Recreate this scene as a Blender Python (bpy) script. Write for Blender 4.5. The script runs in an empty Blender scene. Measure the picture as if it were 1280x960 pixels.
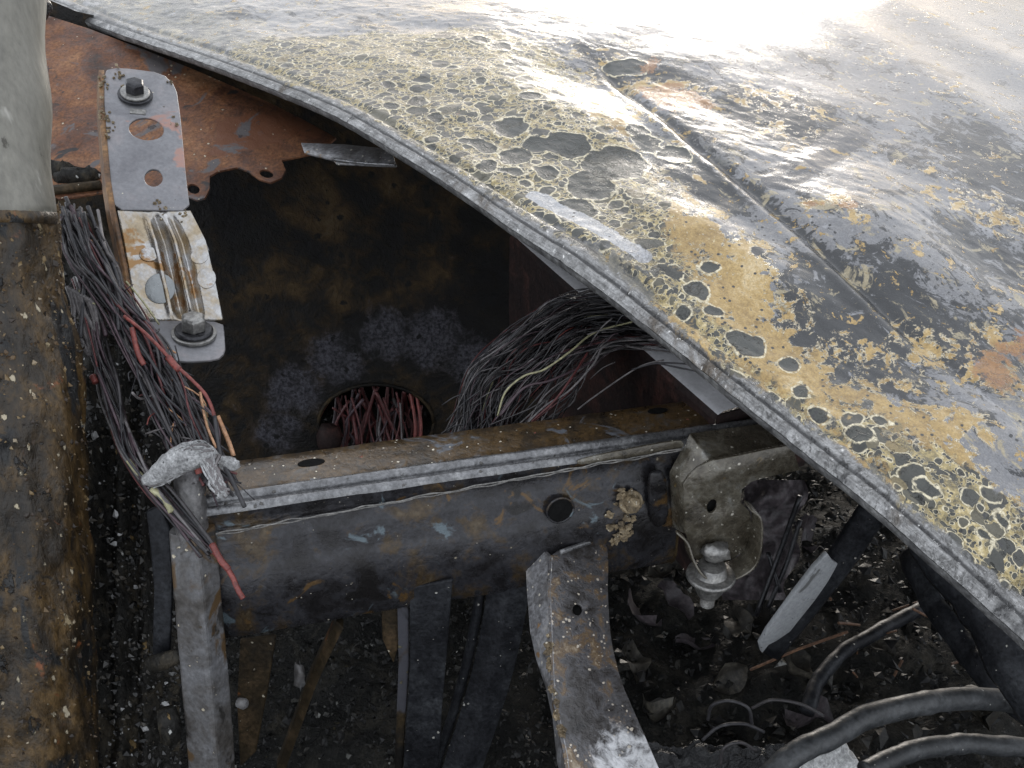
import bpy, bmesh, math, random
import numpy as np
from mathutils import Vector, noise as mnoise
from mathutils.geometry import tessellate_polygon

R = math.radians
random.seed(7); rng = np.random.default_rng(7)
scene = bpy.context.scene
COL = scene.collection

# ------------------------------------------------------------------ camera
CAM_H = 0.50; PITCH = 30.0; FPX = 1245.0          # frame-rail top is z = 0
cam_d = bpy.data.cameras.new('camera'); cam = bpy.data.objects.new('camera', cam_d); COL.objects.link(cam)
cam.location = (0, 0, CAM_H); cam.rotation_euler = (R(90 - PITCH), 0, 0)
cam_d.sensor_width = 36.0; cam_d.lens = FPX / 1280 * 36.0
cam_d.clip_start = 0.02; cam_d.clip_end = 200
scene.camera = cam

# ------------------------------------------------------------------ light
SUN_EL = 8.0; SUN_AZ = 10.0                       # veiled low sun ahead, overcast
world = bpy.data.worlds.new('World'); scene.world = world; world.use_nodes = True
wn = world.node_tree.nodes; wl = world.node_tree.links
sky = wn.new('ShaderNodeTexSky'); sky.sky_type = 'NISHITA'; sky.sun_disc = False
sky.sun_elevation = R(SUN_EL); sky.sun_rotation = R(SUN_AZ)
sky.air_density = 1.0; sky.dust_density = 5.0; sky.ozone_density = 1.0
cloud = wn.new('ShaderNodeMix'); cloud.data_type = 'RGBA'; cloud.inputs[0].default_value = 0.8      # even cloud cover over the clear sky
cloud.inputs[7].default_value = (6.6, 6.9, 7.4, 1)
wl.new(sky.outputs['Color'], cloud.inputs[6]); wl.new(cloud.outputs[2], wn['Background'].inputs['Color'])
wn['Background'].inputs['Strength'].default_value = 0.15
sun_d = bpy.data.lights.new('sun', 'SUN'); sun = bpy.data.objects.new('sun', sun_d); COL.objects.link(sun)
sun_d.energy = 1.25; sun_d.angle = R(20); sun_d.color = (1.0, 0.96, 0.90)
_dir = Vector((math.sin(R(SUN_AZ)) * math.cos(R(SUN_EL)), math.cos(R(SUN_AZ)) * math.cos(R(SUN_EL)), math.sin(R(SUN_EL))))
sun.rotation_euler = _dir.to_track_quat('Z', 'Y').to_euler()
sun.location = _dir * 6
vs = scene.view_settings
vs.view_transform = 'Standard'; vs.look = 'None'; vs.gamma = 1.0; vs.use_curve_mapping = False
vs.exposure = 0.7

# ------------------------------------------------------------------ survey helpers: photo point + distance -> place
CT, ST = math.cos(R(PITCH)), math.sin(R(PITCH))
CPOS = Vector((0, 0, CAM_H))
def ray(x, y):
    r = (x - 640) / FPX; v = -(y - 480) / FPX
    return Vector((r, CT + v * ST, -ST + v * CT))
def at(x, y, d):                 # point at distance d along the optical axis
    return CPOS + ray(x, y) * d
def atz(x, y, z):                # point on the level z
    q = ray(x, y); return CPOS + q * ((z - CAM_H) / q.z)
class Plane:
    def __init__(s, o, n): s.o = Vector(o); s.n = Vector(n).normalized()
    def hit(s, x, y):
        q = ray(x, y); return CPOS + q * ((s.o - CPOS).dot(s.n) / q.dot(s.n))
def plane3(a, b, c): return Plane(a, (b - a).cross(c - a))

# ------------------------------------------------------------------ mesh helpers
def smoothpath(pts, n=8):
    pts = [Vector(p) for p in pts]; out = []
    P = [pts[0] * 2 - pts[1]] + pts + [pts[-1] * 2 - pts[-2]]
    for i in range(1, len(P) - 2):
        a, b, c, d = P[i - 1], P[i], P[i + 1], P[i + 2]
        for k in range(n):
            t = k / n
            out.append(0.5 * ((2 * b) + (c - a) * t + (2 * a - 5 * b + 4 * c - d) * t * t + (3 * b - a - 3 * c + d) * t ** 3))
    out.append(pts[-1]); return out

class MB:
    def __init__(s): s.v = []; s.f = []; s.uv = None
    def tube(s, path, rad, n=6, caps=True, flat=1.0, twist=0.0):
        path = [Vector(p) for p in path]; m = len(path)
        up = Vector((0.31, 0.12, 0.94)); b0 = len(s.v)
        for i, p in enumerate(path):
            t = (path[min(i + 1, m - 1)] - path[max(i - 1, 0)])
            t = t.normalized() if t.length > 1e-9 else Vector((0, 0, 1))
            x = (up - t * up.dot(t));
            if x.length < 1e-3: x = Vector((1, 0, 0)) - t * t.x
            x.normalize(); y = t.cross(x); up = x
            r = rad[i] if isinstance(rad, (list, tuple)) else rad
            for k in range(n):
                a = 2 * math.pi * k / n + twist * i
                s.v.append(p + x * (math.cos(a) * r) + y * (math.sin(a) * r * flat))
        for i in range(m - 1):
            for k in range(n):
                k2 = (k + 1) % n
                s.f.append((b0 + i * n + k, b0 + i * n + k2, b0 + (i + 1) * n + k2, b0 + (i + 1) * n + k))
        if caps:
            s.f.append(tuple(b0 + k for k in reversed(range(n))))
            s.f.append(tuple(b0 + (m - 1) * n + k for k in range(n)))
        return s
    def lathe(s, o, axis, prof, n=24, hexa=None):       # prof: (height along axis, radius)
        o = Vector(o); z = Vector(axis).normalized(); x = z.orthogonal().normalized(); y = z.cross(x); b0 = len(s.v)
        for i, (h, r) in enumerate(prof):
            for k in range(n):
                a = 2 * math.pi * k / n; rr = r
                if hexa and i in hexa:
                    rr = r * math.cos(math.pi / 6) / math.cos((a % (math.pi / 3)) - math.pi / 6)
                s.v.append(o + z * h + (x * math.cos(a) + y * math.sin(a)) * rr)
        for i in range(len(prof) - 1):
            for k in range(n):
                k2 = (k + 1) % n
                s.f.append((b0 + i * n + k, b0 + i * n + k2, b0 + (i + 1) * n + k2, b0 + (i + 1) * n + k))
        s.f.append(tuple(b0 + k for k in reversed(range(n))))
        s.f.append(tuple(b0 + (len(prof) - 1) * n + k for k in range(n)))
        return s
    def plate(s, outer, thick, holes=()):               # outer, holes: 3D loops; thick: offset vector of the back
        loops = [[Vector(p) for p in outer]] + [[Vector(p) for p in h] for h in holes]
        tr = tessellate_polygon(loops); flatv = [p for l in loops for p in l]
        n = len(flatv); b0 = len(s.v); th = Vector(thick)
        s.v += flatv + [p + th for p in flatv]
        for t in tr:
            a, b, c = [flatv[i] for i in t]
            nn = (b - a).cross(c - a)
            if nn.length < 1e-14: continue
            t = tuple(t) if nn.dot(th) < 0 else tuple(reversed(t))
            s.f.append(tuple(b0 + i for i in t)); s.f.append(tuple(b0 + n + i for i in reversed(t)))
        k = 0
        for l in loops:
            m = len(l)
            for i in range(m):
                j = (i + 1) % m
                s.f.append((b0 + k + i, b0 + k + j, b0 + n + k + j, b0 + n + k + i))
            k += m
        return s
    def loft(s, rings, closed=False, caps=False):       # rings: lists of points
        b0 = len(s.v); n = len(rings[0])
        for r in rings: s.v += [Vector(p) for p in r]
        for i in range(len(rings) - 1):
            for k in range(n if closed else n - 1):
                k2 = (k + 1) % n
                s.f.append((b0 + i * n + k, b0 + i * n + k2, b0 + (i + 1) * n + k2, b0 + (i + 1) * n + k))
        if caps:
            s.f.append(tuple(b0 + k for k in reversed(range(n)))); s.f.append(tuple(b0 + (len(rings) - 1) * n + k for k in range(n)))
        return s
    def blob(s, c, r, seed=0, n=10, m=7, rough=0.35, sq=(1, 1, 1)):
        c = Vector(c); b0 = len(s.v); rings = []
        for i in range(1, m):
            th = math.pi * i / m
            rings.append([self_pt(c, r, th, 2 * math.pi * k / n, seed, rough, sq) for k in range(n)])
        s.loft(rings, closed=True, caps=True); return s
    def build(s, name, mat, parent=None, smooth=False, bevel=0.0, seg=2, solid=0.0):
        me = bpy.data.meshes.new(name)
        off = parent_world(parent) if parent else Vector((0, 0, 0))
        me.from_pydata([tuple(Vector(p) - off) for p in s.v], [], s.f)
        me.update()
        bm = bmesh.new(); bm.from_mesh(me); bmesh.ops.recalc_face_normals(bm, faces=bm.faces); bm.to_mesh(me); bm.free()
        if smooth: me.shade_smooth()
        if mat: me.materials.append(mat)
        o = bpy.data.objects.new(name, me); COL.objects.link(o)
        if parent: o.parent = parent
        if solid:
            q = o.modifiers.new('thickness', 'SOLIDIFY'); q.thickness = solid; q.offset = -1
        if bevel:
            b = o.modifiers.new('bevel', 'BEVEL'); b.width = bevel; b.segments = seg; b.limit_method = 'ANGLE'; b.angle_limit = R(32)
            b.harden_normals = False
            if not smooth: me.shade_smooth(); e = o.modifiers.new('split', 'EDGE_SPLIT'); e.split_angle = R(50)
        return o
def self_pt(c, r, th, ph, seed, rough, sq):
    d = Vector((math.sin(th) * math.cos(ph), math.sin(th) * math.sin(ph), math.cos(th)))
    q = 1 + rough * (mnoise.noise(d * 1.7 + Vector((seed * 3.1, seed * 1.7, 0))) + 0.5 * mnoise.noise(d * 4.3 + Vector((seed, 0, 5))))
    return c + Vector((d.x * sq[0], d.y * sq[1], d.z * sq[2])) * r * q
def parent_world(p):
    v = Vector((0, 0, 0))
    while p is not None: v += p.location; p = p.parent
    return v
def thing(name, label, cat, loc, group=None):
    o = bpy.data.objects.new(name, None); COL.objects.link(o); o.location = loc; o.empty_display_size = 0.02
    tag(o, label, cat, group); return o
def tag(o, label=None, cat=None, group=None, kind=None):
    if label: o['label'] = label
    if cat: o['category'] = cat
    if group: o['group'] = group
    if kind: o['kind'] = kind
    return o
def ell(c, ax, ay, rx, ry, n=20):
    c = Vector(c); return [c + ax * (math.cos(2 * math.pi * k / n) * rx) + ay * (math.sin(2 * math.pi * k / n) * ry) for k in range(n)]
def pxell(x, y, rx, ry, n=20, rot=0.0):
    ca, sa = math.cos(rot), math.sin(rot)
    return [(x + rx * math.cos(2 * math.pi * k / n) * ca - ry * math.sin(2 * math.pi * k / n) * sa,
             y + rx * math.cos(2 * math.pi * k / n) * sa + ry * math.sin(2 * math.pi * k / n) * ca) for k in range(n)]
def roundpoly(pts, n=3):       # soften a photo outline with a corner-cutting pass or two
    for _ in range(n):
        q = []
        for i in range(len(pts)):
            a, b = pts[i], pts[(i + 1) % len(pts)]
            q.append((a[0] * .8 + b[0] * .2, a[1] * .8 + b[1] * .2)); q.append((a[0] * .2 + b[0] * .8, a[1] * .2 + b[1] * .8))
        pts = q
    return pts

# ------------------------------------------------------------------ material helpers
class NT:
    def __init__(s, name):
        s.m = bpy.data.materials.new(name); s.m.use_nodes = True
        s.n = s.m.node_tree.nodes; s.l = s.m.node_tree.links
        s.b = s.n['Principled BSDF']; s.out = s.n['Material Output']
    def new(s, t, **kw):
        q = s.n.new(t)
        for k, v in kw.items(): setattr(q, k, v)
        return q
    def setin(s, sock, v):
        if isinstance(v, bpy.types.NodeSocket): s.l.new(v, sock)
        elif v is not None: sock.default_value = v
    def math(s, op, a, b=None, c=None, clamp=False):
        q = s.new('ShaderNodeMath', operation=op, use_clamp=clamp)
        s.setin(q.inputs[0], a)
        if b is not None: s.setin(q.inputs[1], b)
        if c is not None: s.setin(q.inputs[2], c)
        return q.outputs[0]
    def sstep(s, x, a, b, t0=0.0, t1=1.0):
        q = s.new('ShaderNodeMapRange', interpolation_type='SMOOTHSTEP')
        s.setin(q.inputs['Value'], x); s.setin(q.inputs['From Min'], a); s.setin(q.inputs['From Max'], b)
        s.setin(q.inputs['To Min'], t0); s.setin(q.inputs['To Max'], t1); return q.outputs[0]
    def lin(s, x, a, b, t0, t1):
        q = s.new('ShaderNodeMapRange'); s.setin(q.inputs['Value'], x)
        for k, v in zip(('From Min', 'From Max', 'To Min', 'To Max'), (a, b, t0, t1)): q.inputs[k].default_value = v
        return q.outputs[0]
    def mix(s, f, a, b, blend='MIX'):
        q = s.new('ShaderNodeMix', data_type='RGBA', blend_type=blend)
        s.setin(q.inputs[0], f); s.setin(q.inputs[6], c4(a)); s.setin(q.inputs[7], c4(b)); return q.outputs[2]
    def noise(s, co, scale, detail=4, rough=0.55, dist=0.0, dim='3D'):
        q = s.new('ShaderNodeTexNoise', noise_dimensions=dim); s.l.new(co, q.inputs['Vector'])
        q.inputs['Scale'].default_value = scale; q.inputs['Detail'].default_value = detail
        q.inputs['Roughness'].default_value = rough; q.inputs['Distortion'].default_value = dist; return q
    def vor(s, co, scale, feature='F1', dim='3D', rnd=1.0):
        q = s.new('ShaderNodeTexVoronoi', voronoi_dimensions=dim, feature=feature); s.l.new(co, q.inputs['Vector'])
        q.inputs['Scale'].default_value = scale; q.inputs['Randomness'].default_value = rnd; return q
    def ramp(s, x, stops, interp='LINEAR'):
        q = s.new('ShaderNodeValToRGB'); s.l.new(x, q.inputs[0]); cr = q.color_ramp; cr.interpolation = interp
        while len(cr.elements) < len(stops): cr.elements.new(0.5)
        for e, (p, c) in zip(cr.elements, stops): e.position = p; e.color = c4(c)
        return q.outputs[0]
    def bump(s, h, dist, strength=1.0, nrm=None):
        q = s.new('ShaderNodeBump'); s.l.new(h, q.inputs['Height']); q.inputs['Distance'].default_value = dist
        q.inputs['Strength'].default_value = strength
        if nrm is not None: s.l.new(nrm, q.inputs['Normal'])
        return q.outputs[0]
    def mapping(s, co, scale=(1, 1, 1), loc=(0, 0, 0)):
        q = s.new('ShaderNodeMapping'); s.l.new(co, q.inputs[0]); q.inputs['Scale'].default_value = scale; q.inputs['Location'].default_value = loc
        return q.outputs[0]
    def attr(s, name):
        return s.new('ShaderNodeAttribute', attribute_name=name).outputs['Fac']
    def fin(s, col, rough, nrm=None, metal=0.0, spec=0.5, coat=0.0):
        s.setin(s.b.inputs['Base Color'], col if isinstance(col, bpy.types.NodeSocket) else c4(col)); s.setin(s.b.inputs['Roughness'], rough)
        s.setin(s.b.inputs['Metallic'], metal); s.setin(s.b.inputs['Specular IOR Level'], spec)
        if coat: s.b.inputs['Coat Weight'].default_value = coat; s.b.inputs['Coat Roughness'].default_value = 0.2
        if nrm is not None:
            s.l.new(nrm, s.b.inputs['Normal'])
            if coat: s.l.new(nrm, s.b.inputs['Coat Normal'])
        return s.m
def c4(c):
    if isinstance(c, bpy.types.NodeSocket): return c
    return (c[0], c[1], c[2], 1.0)

def burnt(name, stops, scale=22, rough=(0.35, 0.7), metal=0.0, bump=0.0012, specks=(), fine=260, stretch=(1, 1, 1), spots=(), spec=0.5, dist=0.6, grain=0.5, coat=0.0):
    """weathered burnt metal: blotches (stops), ash specks (colour, scale, amount), shaped stains (colour, scale, threshold)"""
    t = NT(name); co = t.new('ShaderNodeTexCoord').outputs['Object']; co = t.mapping(co, stretch)
    n1 = t.noise(co, scale, 7, 0.62, dist); n2 = t.noise(co, fine, 4, 0.65); n3 = t.noise(t.mapping(co, (1, 1, 1), (3, 7, 1)), scale * 3.7, 6, 0.65, 0.4)
    k = t.math('ADD', t.math('MULTIPLY', n1.outputs[0], 0.72), t.math('MULTIPLY', n3.outputs[0], 0.28))
    col = t.ramp(t.lin(k, 0.30, 0.70, 0, 1), stops)
    g = t.lin(n2.outputs[0], 0.3, 0.7, 1 - grain, 1 + grain)
    gm = t.new('ShaderNodeMix', data_type='RGBA', blend_type='MULTIPLY'); gm.inputs[0].default_value = 1.0
    cc = t.new('ShaderNodeCombineColor'); [t.l.new(g, cc.inputs[i]) for i in range(3)]
    t.l.new(col, gm.inputs[6]); t.l.new(cc.outputs[0], gm.inputs[7]); col = gm.outputs[2]
    h = t.math('ADD', t.math('MULTIPLY', n3.outputs[0], 1.0), t.math('MULTIPLY', n2.outputs[0], 0.25))
    i = 0
    for (c, sc, th) in spots:
        i += 1
        q = t.noise(t.mapping(co, (1, 1, 1), (i * 5.3, i * 2.1, i)), sc, 5, 0.6, 0.8)
        f = t.sstep(q.outputs[0], th, th + 0.05); col = t.mix(f, col, c)
    for (c, sc, am) in specks:
        i += 1
        v = t.vor(t.mapping(co, (1, 1, 1), (i * 1.3, 0, i)), sc); w = t.noise(t.mapping(co, (1, 1, 1), (0, i * 4.1, 0)), scale * 1.3, 4, 0.6)
        rnd = t.new('ShaderNodeSeparateColor'); t.l.new(v.outputs['Color'], rnd.inputs[0])
        size = t.math('MULTIPLY', t.math('SUBTRACT', t.math('ADD', rnd.outputs[0], w.outputs[0]), 1.5 - am), 0.9)
        f = t.sstep(t.math('SUBTRACT', size, t.math('MULTIPLY_ADD', t.math('SUBTRACT', n2.outputs[0], .5), 1.1, v.outputs['Distance'])), 0.0, 0.12)
        col = t.mix(f, col, c); h = t.math('ADD', h, t.math('MULTIPLY', f, 0.5))
    ro = t.lin(n3.outputs[0], 0.32, 0.68, rough[0], rough[1])
    nrm = t.bump(h, bump)
    return t.fin(col, ro, nrm, metal, spec, coat)

M = {}
ASH = (0.62, 0.58, 0.50)
M['soot'] = burnt('soot_wall', [(0, (.004, .004, .004)), (.38, (.009, .008, .007)), (.62, (.04, .028, .014)), (1, (.07, .045, .018))], 9, (.4, .75), 0, .002,
    [((.10, .09, .06), 130, .30)], spots=[((.05, .05, .058), 7, .60)], spec=.15)
M['rail'] = burnt('rail_steel', [(0, (.007, .0065, .0065)), (.3, (.015, .014, .015)), (.55, (.030, .030, .034)), (.75, (.048, .033, .018)), (1, (.10, .08, .055))], 20, (.14, .40), .3, .0007,
    [((.36, .33, .28), 260, .16), ((.22, .19, .14), 120, .08)], spots=[((.09, .115, .13), 22, .62), ((.085, .05, .02), 26, .62), ((.012, .011, .011), 15, .60)], grain=.35, coat=.1, spec=.35)
M['rail_top'] = burnt('rail_top_rust', [(0, (.016, .013, .010)), (.35, (.045, .030, .016)), (.6, (.085, .050, .018)), (.8, (.075, .065, .055)), (1, (.16, .13, .10))], 30, (.22, .5), .2, .001,
    [((.75, .68, .55), 200, .28), ((.30, .10, .07), 90, .2)], spots=[((.13, .14, .16), 18, .60)], coat=.6)
M['bead'] = burnt('bead_steel', [(0, (.06, .06, .06)), (.5, (.13, .13, .135)), (1, (.26, .26, .26))], 40, (.2, .42), .5, .0006, [((.06, .055, .05), 150, .3)], coat=.6)
M['sealer'] = burnt('sealer', [(0, (.06, .058, .055)), (1, (.26, .25, .235))], 60, (.5, .8), 0, .001)
M['mount'] = burnt('mount_steel', [(0, (.03, .026, .02)), (.4, (.075, .064, .046)), (.65, (.13, .118, .092)), (1, (.22, .22, .21))], 30, (.14, .36), .35, .0007,
    [((.5, .47, .4), 220, .3)], spots=[((.22, .15, .05), 22, .62)], grain=.3, coat=.6)
M['leg'] = burnt('leg_steel', [(0, (.05, .047, .045)), (.4, (.12, .115, .115)), (.7, (.24, .24, .25)), (1, (.34, .32, .30))], 24, (.3, .6), .35, .0009,
    [((.62, .58, .5), 190, .34), ((.28, .17, .08), 80, .26)], spots=[((.20, .12, .05), 30, .64)], coat=.6)
M['leg_pale'] = burnt('leg_foot_ash', [(0, (.35, .34, .33)), (.5, (.62, .62, .62)), (1, (.8, .8, .8))], 30, (.4, .7), .1, .001, [((.05, .04, .04), 120, .28)], spots=[((.42, .08, .07), 20, .60)])
M['rusty_lump'] = burnt('rusty_lump', [(0, (.04, .03, .02)), (.5, (.16, .12, .07)), (1, (.42, .35, .24))], 70, (.4, .8), .1, .002, [((.55, .5, .4), 300, .4)])
M['plate'] = burnt('bracket_zinc', [(0, (.11, .108, .118)), (.5, (.18, .18, .19)), (.8, (.22, .205, .21)), (1, (.20, .14, .125))], 22, (.32, .5), .35, .0004,
    [((.66, .60, .48), 110, .16), ((.08, .07, .06), 160, .16)], spots=[((.30, .18, .15), 13, .62), ((.42, .40, .38), 22, .66)], grain=.15)
M['plate_low'] = burnt('bracket_heat_stained', [(0, (.16, .12, .07)), (.35, (.30, .24, .16)), (.6, (.36, .35, .34)), (1, (.50, .50, .51))], 24, (.10, .26), .75, .0006,
    [((.6, .56, .46), 150, .05)], spots=[((.24, .13, .045), 26, .58), ((.07, .06, .05), 18, .62)], grain=.2, coat=.6)
M['flange'] = burnt('bracket_flange_rust', [(0, (.03, .025, .02)), (.5, (.12, .06, .025)), (1, (.28, .16, .06))], 22, (.35, .6), .2, .0008)
M['stain_blue'] = burnt('heat_stain_blue', [(0, (.16, .165, .165)), (1, (.26, .275, .28))], 30, (.15, .3), .6, .0003, grain=.1)
M['stain_dark'] = burnt('heat_stain_grey', [(0, (.10, .10, .09)), (1, (.18, .17, .14))], 30, (.15, .3), .6, .0003, grain=.1)
M['bolt_dark'] = burnt('bolt_black', [(0, (.012, .012, .014)), (1, (.05, .05, .055))], 60, (.25, .42), .5, .0003)
M['bolt_grey'] = burnt('bolt_grey', [(0, (.10, .10, .10)), (1, (.30, .29, .27))], 60, (.28, .5), .6, .0005, coat=.6)
M['rust'] = burnt('rust_sheet', [(0, (.025, .015, .011)), (.35, (.085, .034, .017)), (.65, (.15, .062, .025)), (1, (.25, .13, .065))], 16, (.5, .8), 0, .0014,
    [((.45, .38, .28), 140, .22), ((.04, .03, .03), 60, .25)], spots=[((.12, .045, .02), 9, .60), ((.09, .08, .08), 14, .60), ((.02, .016, .015), 22, .62)])
M['column'] = burnt('column_rust', [(0, (.006, .005, .004)), (.38, (.022, .015, .008)), (.62, (.06, .036, .013)), (.82, (.11, .066, .024)), (1, (.20, .15, .075))], 26, (.3, .65), .1, .003,
    [((.36, .31, .22), 170, .36), ((.28, .22, .13), 70, .22), ((.012, .012, .012), 60, .38)], spots=[((.17, .06, .022), 24, .63), ((.010, .010, .010), 17, .54), ((.075, .07, .018), 11, .63)], stretch=(1, 1, .5))
M['pipe_pale'] = burnt('pipe_pale', [(0, (.07, .066, .055)), (.45, (.14, .133, .112)), (1, (.23, .22, .19))], 12, (.35, .55), 0, .0006, [((.2, .17, .1), 120, .14), ((.05, .045, .035), 70, .2)], stretch=(1, 1, .3), spots=[((.10, .09, .07), 16, .58), ((.28, .27, .24), 22, .62)], grain=.2)
M['crust'] = burnt('char_crust', [(0, (.006, .006, .006)), (.5, (.018, .017, .015)), (.8, (.05, .042, .03)), (1, (.10, .085, .06))], 30, (.25, .65), 0, .004,
    [((.42, .42, .40), 170, .30), ((.16, .11, .05), 90, .3)], stretch=(1, 1, .45), spec=.15)
M['strut'] = burnt('strut_grey', [(0, (.016, .013, .010)), (.35, (.055, .05, .046)), (.7, (.11, .11, .115)), (1, (.19, .19, .20))], 20, (.4, .6), .1, .0008, [((.45, .4, .3), 150, .2), ((.05, .04, .03), 100, .25)], spots=[((.07, .042, .018), 13, .53), ((.02, .018, .016), 20, .58)], grain=.3)
M['dark_steel'] = burnt('dark_steel', [(0, (.006, .006, .007)), (.5, (.018, .019, .022)), (1, (.05, .053, .058))], 18, (.35, .6), .3, .001, [((.34, .33, .3), 190, .22)], spec=.15)
M['brown_steel'] = burnt('brown_steel', [(0, (.008, .007, .006)), (.5, (.028, .02, .011)), (1, (.085, .055, .03))], 24, (.4, .7), .1, .0012, [((.4, .36, .28), 160, .25)], spots=[((.20, .07, .02), 12, .63)], spec=.15)
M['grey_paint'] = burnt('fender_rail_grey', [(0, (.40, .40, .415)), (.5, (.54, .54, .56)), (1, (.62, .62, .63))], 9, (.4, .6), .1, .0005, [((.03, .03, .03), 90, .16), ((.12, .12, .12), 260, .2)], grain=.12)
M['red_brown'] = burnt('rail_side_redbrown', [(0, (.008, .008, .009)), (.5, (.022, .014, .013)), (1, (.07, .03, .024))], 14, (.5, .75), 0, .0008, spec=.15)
M['fibre'] = burnt('glass_fibre', [(0, (.09, .09, .09)), (.5, (.28, .28, .28)), (1, (.52, .52, .52))], 90, (.6, .8), 0, .002, fine=500, specks=[((.06, .06, .06), 300, .25)])
M['hose'] = burnt('rubber_hose', [(0, (.012, .013, .014)), (.5, (.028, .03, .032)), (1, (.06, .063, .066))], 24, (.3, .6), 0, .0008, [((.3, .3, .28), 200, .16)])
M['pale_bar'] = burnt('pale_bar', [(0, (.24, .25, .26)), (1, (.36, .37, .38))], 20, (.45, .6), .1, .0006, [((.05, .05, .05), 130, .25)], spots=[((.12, .12, .12), 26, .60)], grain=.2)
M['ash'] = burnt('white_ash', [(0, (.30, .30, .30)), (1, (.75, .75, .74))], 80, (.6, .9), 0, .003)
M['leaf'] = burnt('dead_leaf', [(0, (.008, .007, .006)), (.5, (.026, .023, .018)), (1, (.10, .09, .07))], 60, (.45, .7), 0, .0008)
M['leaf_pink'] = burnt('scorched_foil', [(0, (.02, .018, .02)), (.5, (.06, .05, .055)), (1, (.13, .11, .115))], 26, (.4, .7), 0, .001)
M['stick'] = burnt('charred_stick', [(0, (.05, .025, .015)), (1, (.17, .09, .05))], 60, (.5, .8), 0, .001)
M['gloss_char'] = burnt('melted_plastic', [(0, (.006, .006, .007)), (1, (.02, .02, .021))], 40, (.08, .3), 0, .004, grain=.2)
def wire_mat(name, a, b, r=(.35, .6)): return burnt(name, [(0, a), (1, b)], 70, r, 0.1, .0005, grain=.4)
WM = [wire_mat('wire_black', (.010, .010, .012), (.05, .048, .052)), wire_mat('wire_char', (.018, .017, .018), (.06, .054, .056)),
      wire_mat('wire_grey', (.06, .056, .056), (.17, .155, .155)), wire_mat('wire_purple', (.025, .016, .02), (.085, .055, .065)),
      wire_mat('wire_red', (.08, .018, .016), (.24, .06, .048)), wire_mat('wire_yellow', (.20, .19, .10), (.40, .38, .24)), wire_mat('wire_copper', (.28, .13, .06), (.5, .30, .18)),
      wire_mat('wire_maroon', (.04, .012, .012), (.13, .035, .035))]
# debris: colour varies piece by piece
t = NT('debris'); geo = t.new('ShaderNodeNewGeometry'); co = t.new('ShaderNodeTexCoord').outputs['Object']
dcol = t.ramp(geo.outputs['Random Per Island'], [(0, (.004, .004, .004)), (.55, (.010, .010, .010)), (.75, (.026, .025, .022)), (.9, (.028, .026, .022)), (.98, (.06, .06, .055)), (1, (.30, .30, .28))])
dn = t.noise(co, 150, 4); dcol = t.mix(t.sstep(dn.outputs[0], .45, .65), dcol, (.012, .012, .012))
M['debris'] = t.fin(dcol, .45, t.bump(dn.outputs[0], .001), 0.0, .25)
M['ground'] = burnt('charred_ground', [(0, (.005, .005, .005)), (.5, (.012, .012, .011)), (.8, (.035, .032, .026)), (1, (.07, .06, .045))], 16, (.4, .8), 0, .006,
    [((.22, .22, .20), 170, .12), ((.06, .05, .03), 60, .2)], spec=.15)

# ================================================================== HOOD
edge_px = [(-40, -28), (60, 6), (115, 30), (180, 53), (250, 77), (340, 111), (420, 146), (495, 190), (565, 234), (645, 291), (745, 361), (850, 441), (960, 530), (1070, 621), (1180, 715), (1285, 806), (1420, 925)]
acc = [0.0]
for i in range(1, len(edge_px)): acc.append(acc[-1] + math.dist(edge_px[i], edge_px[i - 1]))
i0, i1 = 1, 15
edge3 = []
for p, a in zip(edge_px, acc):
    tt = (a - acc[i0]) / (acc[i1] - acc[i0]); edge3.append(at(p[0], p[1], 1.0 / ((1 - tt) / 1.5 + tt / 0.6)))
for _k in range(9):
    _d = (edge3[0] - edge3[1]).normalized() * .09; _d.z = .003; edge3.insert(0, edge3[0] + _d + Vector((.0, .006 * _k, 0)))
edge_s = smoothpath(edge3, 24)
E = np.array([tuple(p) for p in edge_s])
seg = np.r_[0, np.cumsum(np.linalg.norm(np.diff(E, axis=0), axis=1))]
LEN = seg[-1]
NU = 1000
us = np.linspace(0, LEN, NU)
Eu = np.stack([np.interp(us, seg, E[:, k]) for k in range(3)], 1)
vv = np.concatenate([np.linspace(0, 0.028, 18, endpoint=False), np.linspace(0.028, 0.50, 250, endpoint=False), np.linspace(0.50, 2.6, 130)])
NV = len(vv)
WDIR = np.array([0.75, 0.66, 0.0])
def crown(v): return 0.055 * (1 - np.exp(-v / 0.35)) + 0.01 * v
def lipz(v): return 0.006 * (1 - np.exp(-v / 0.006)) - 0.0025 * np.exp(-((v - 0.026) / 0.004) ** 2)
UU, VV = np.meshgrid(us, vv, indexing='ij')
base = Eu[:, None, :] + VV[..., None] * WDIR
base[..., 2] += crown(VV)
def project(P):
    X, Y, Z = P[..., 0], P[..., 1], P[..., 2] - CAM_H
    f = Y * CT - Z * ST; up = Y * ST + Z * CT
    return 640 + FPX * X / f, 480 - FPX * up / f
PX, PY = project(base)
_pxs, _pys = PX[::4, ::3], PY[::4, ::3]
def spot(x, y):      # where on the hood skin a landmark of the photo lies: (u, v) in metres
    k = np.argmin((_pxs - x) ** 2 + (_pys - y) ** 2); i, j = np.unravel_index(k, _pxs.shape)
    return us[::4][i], vv[::3][j]
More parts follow.
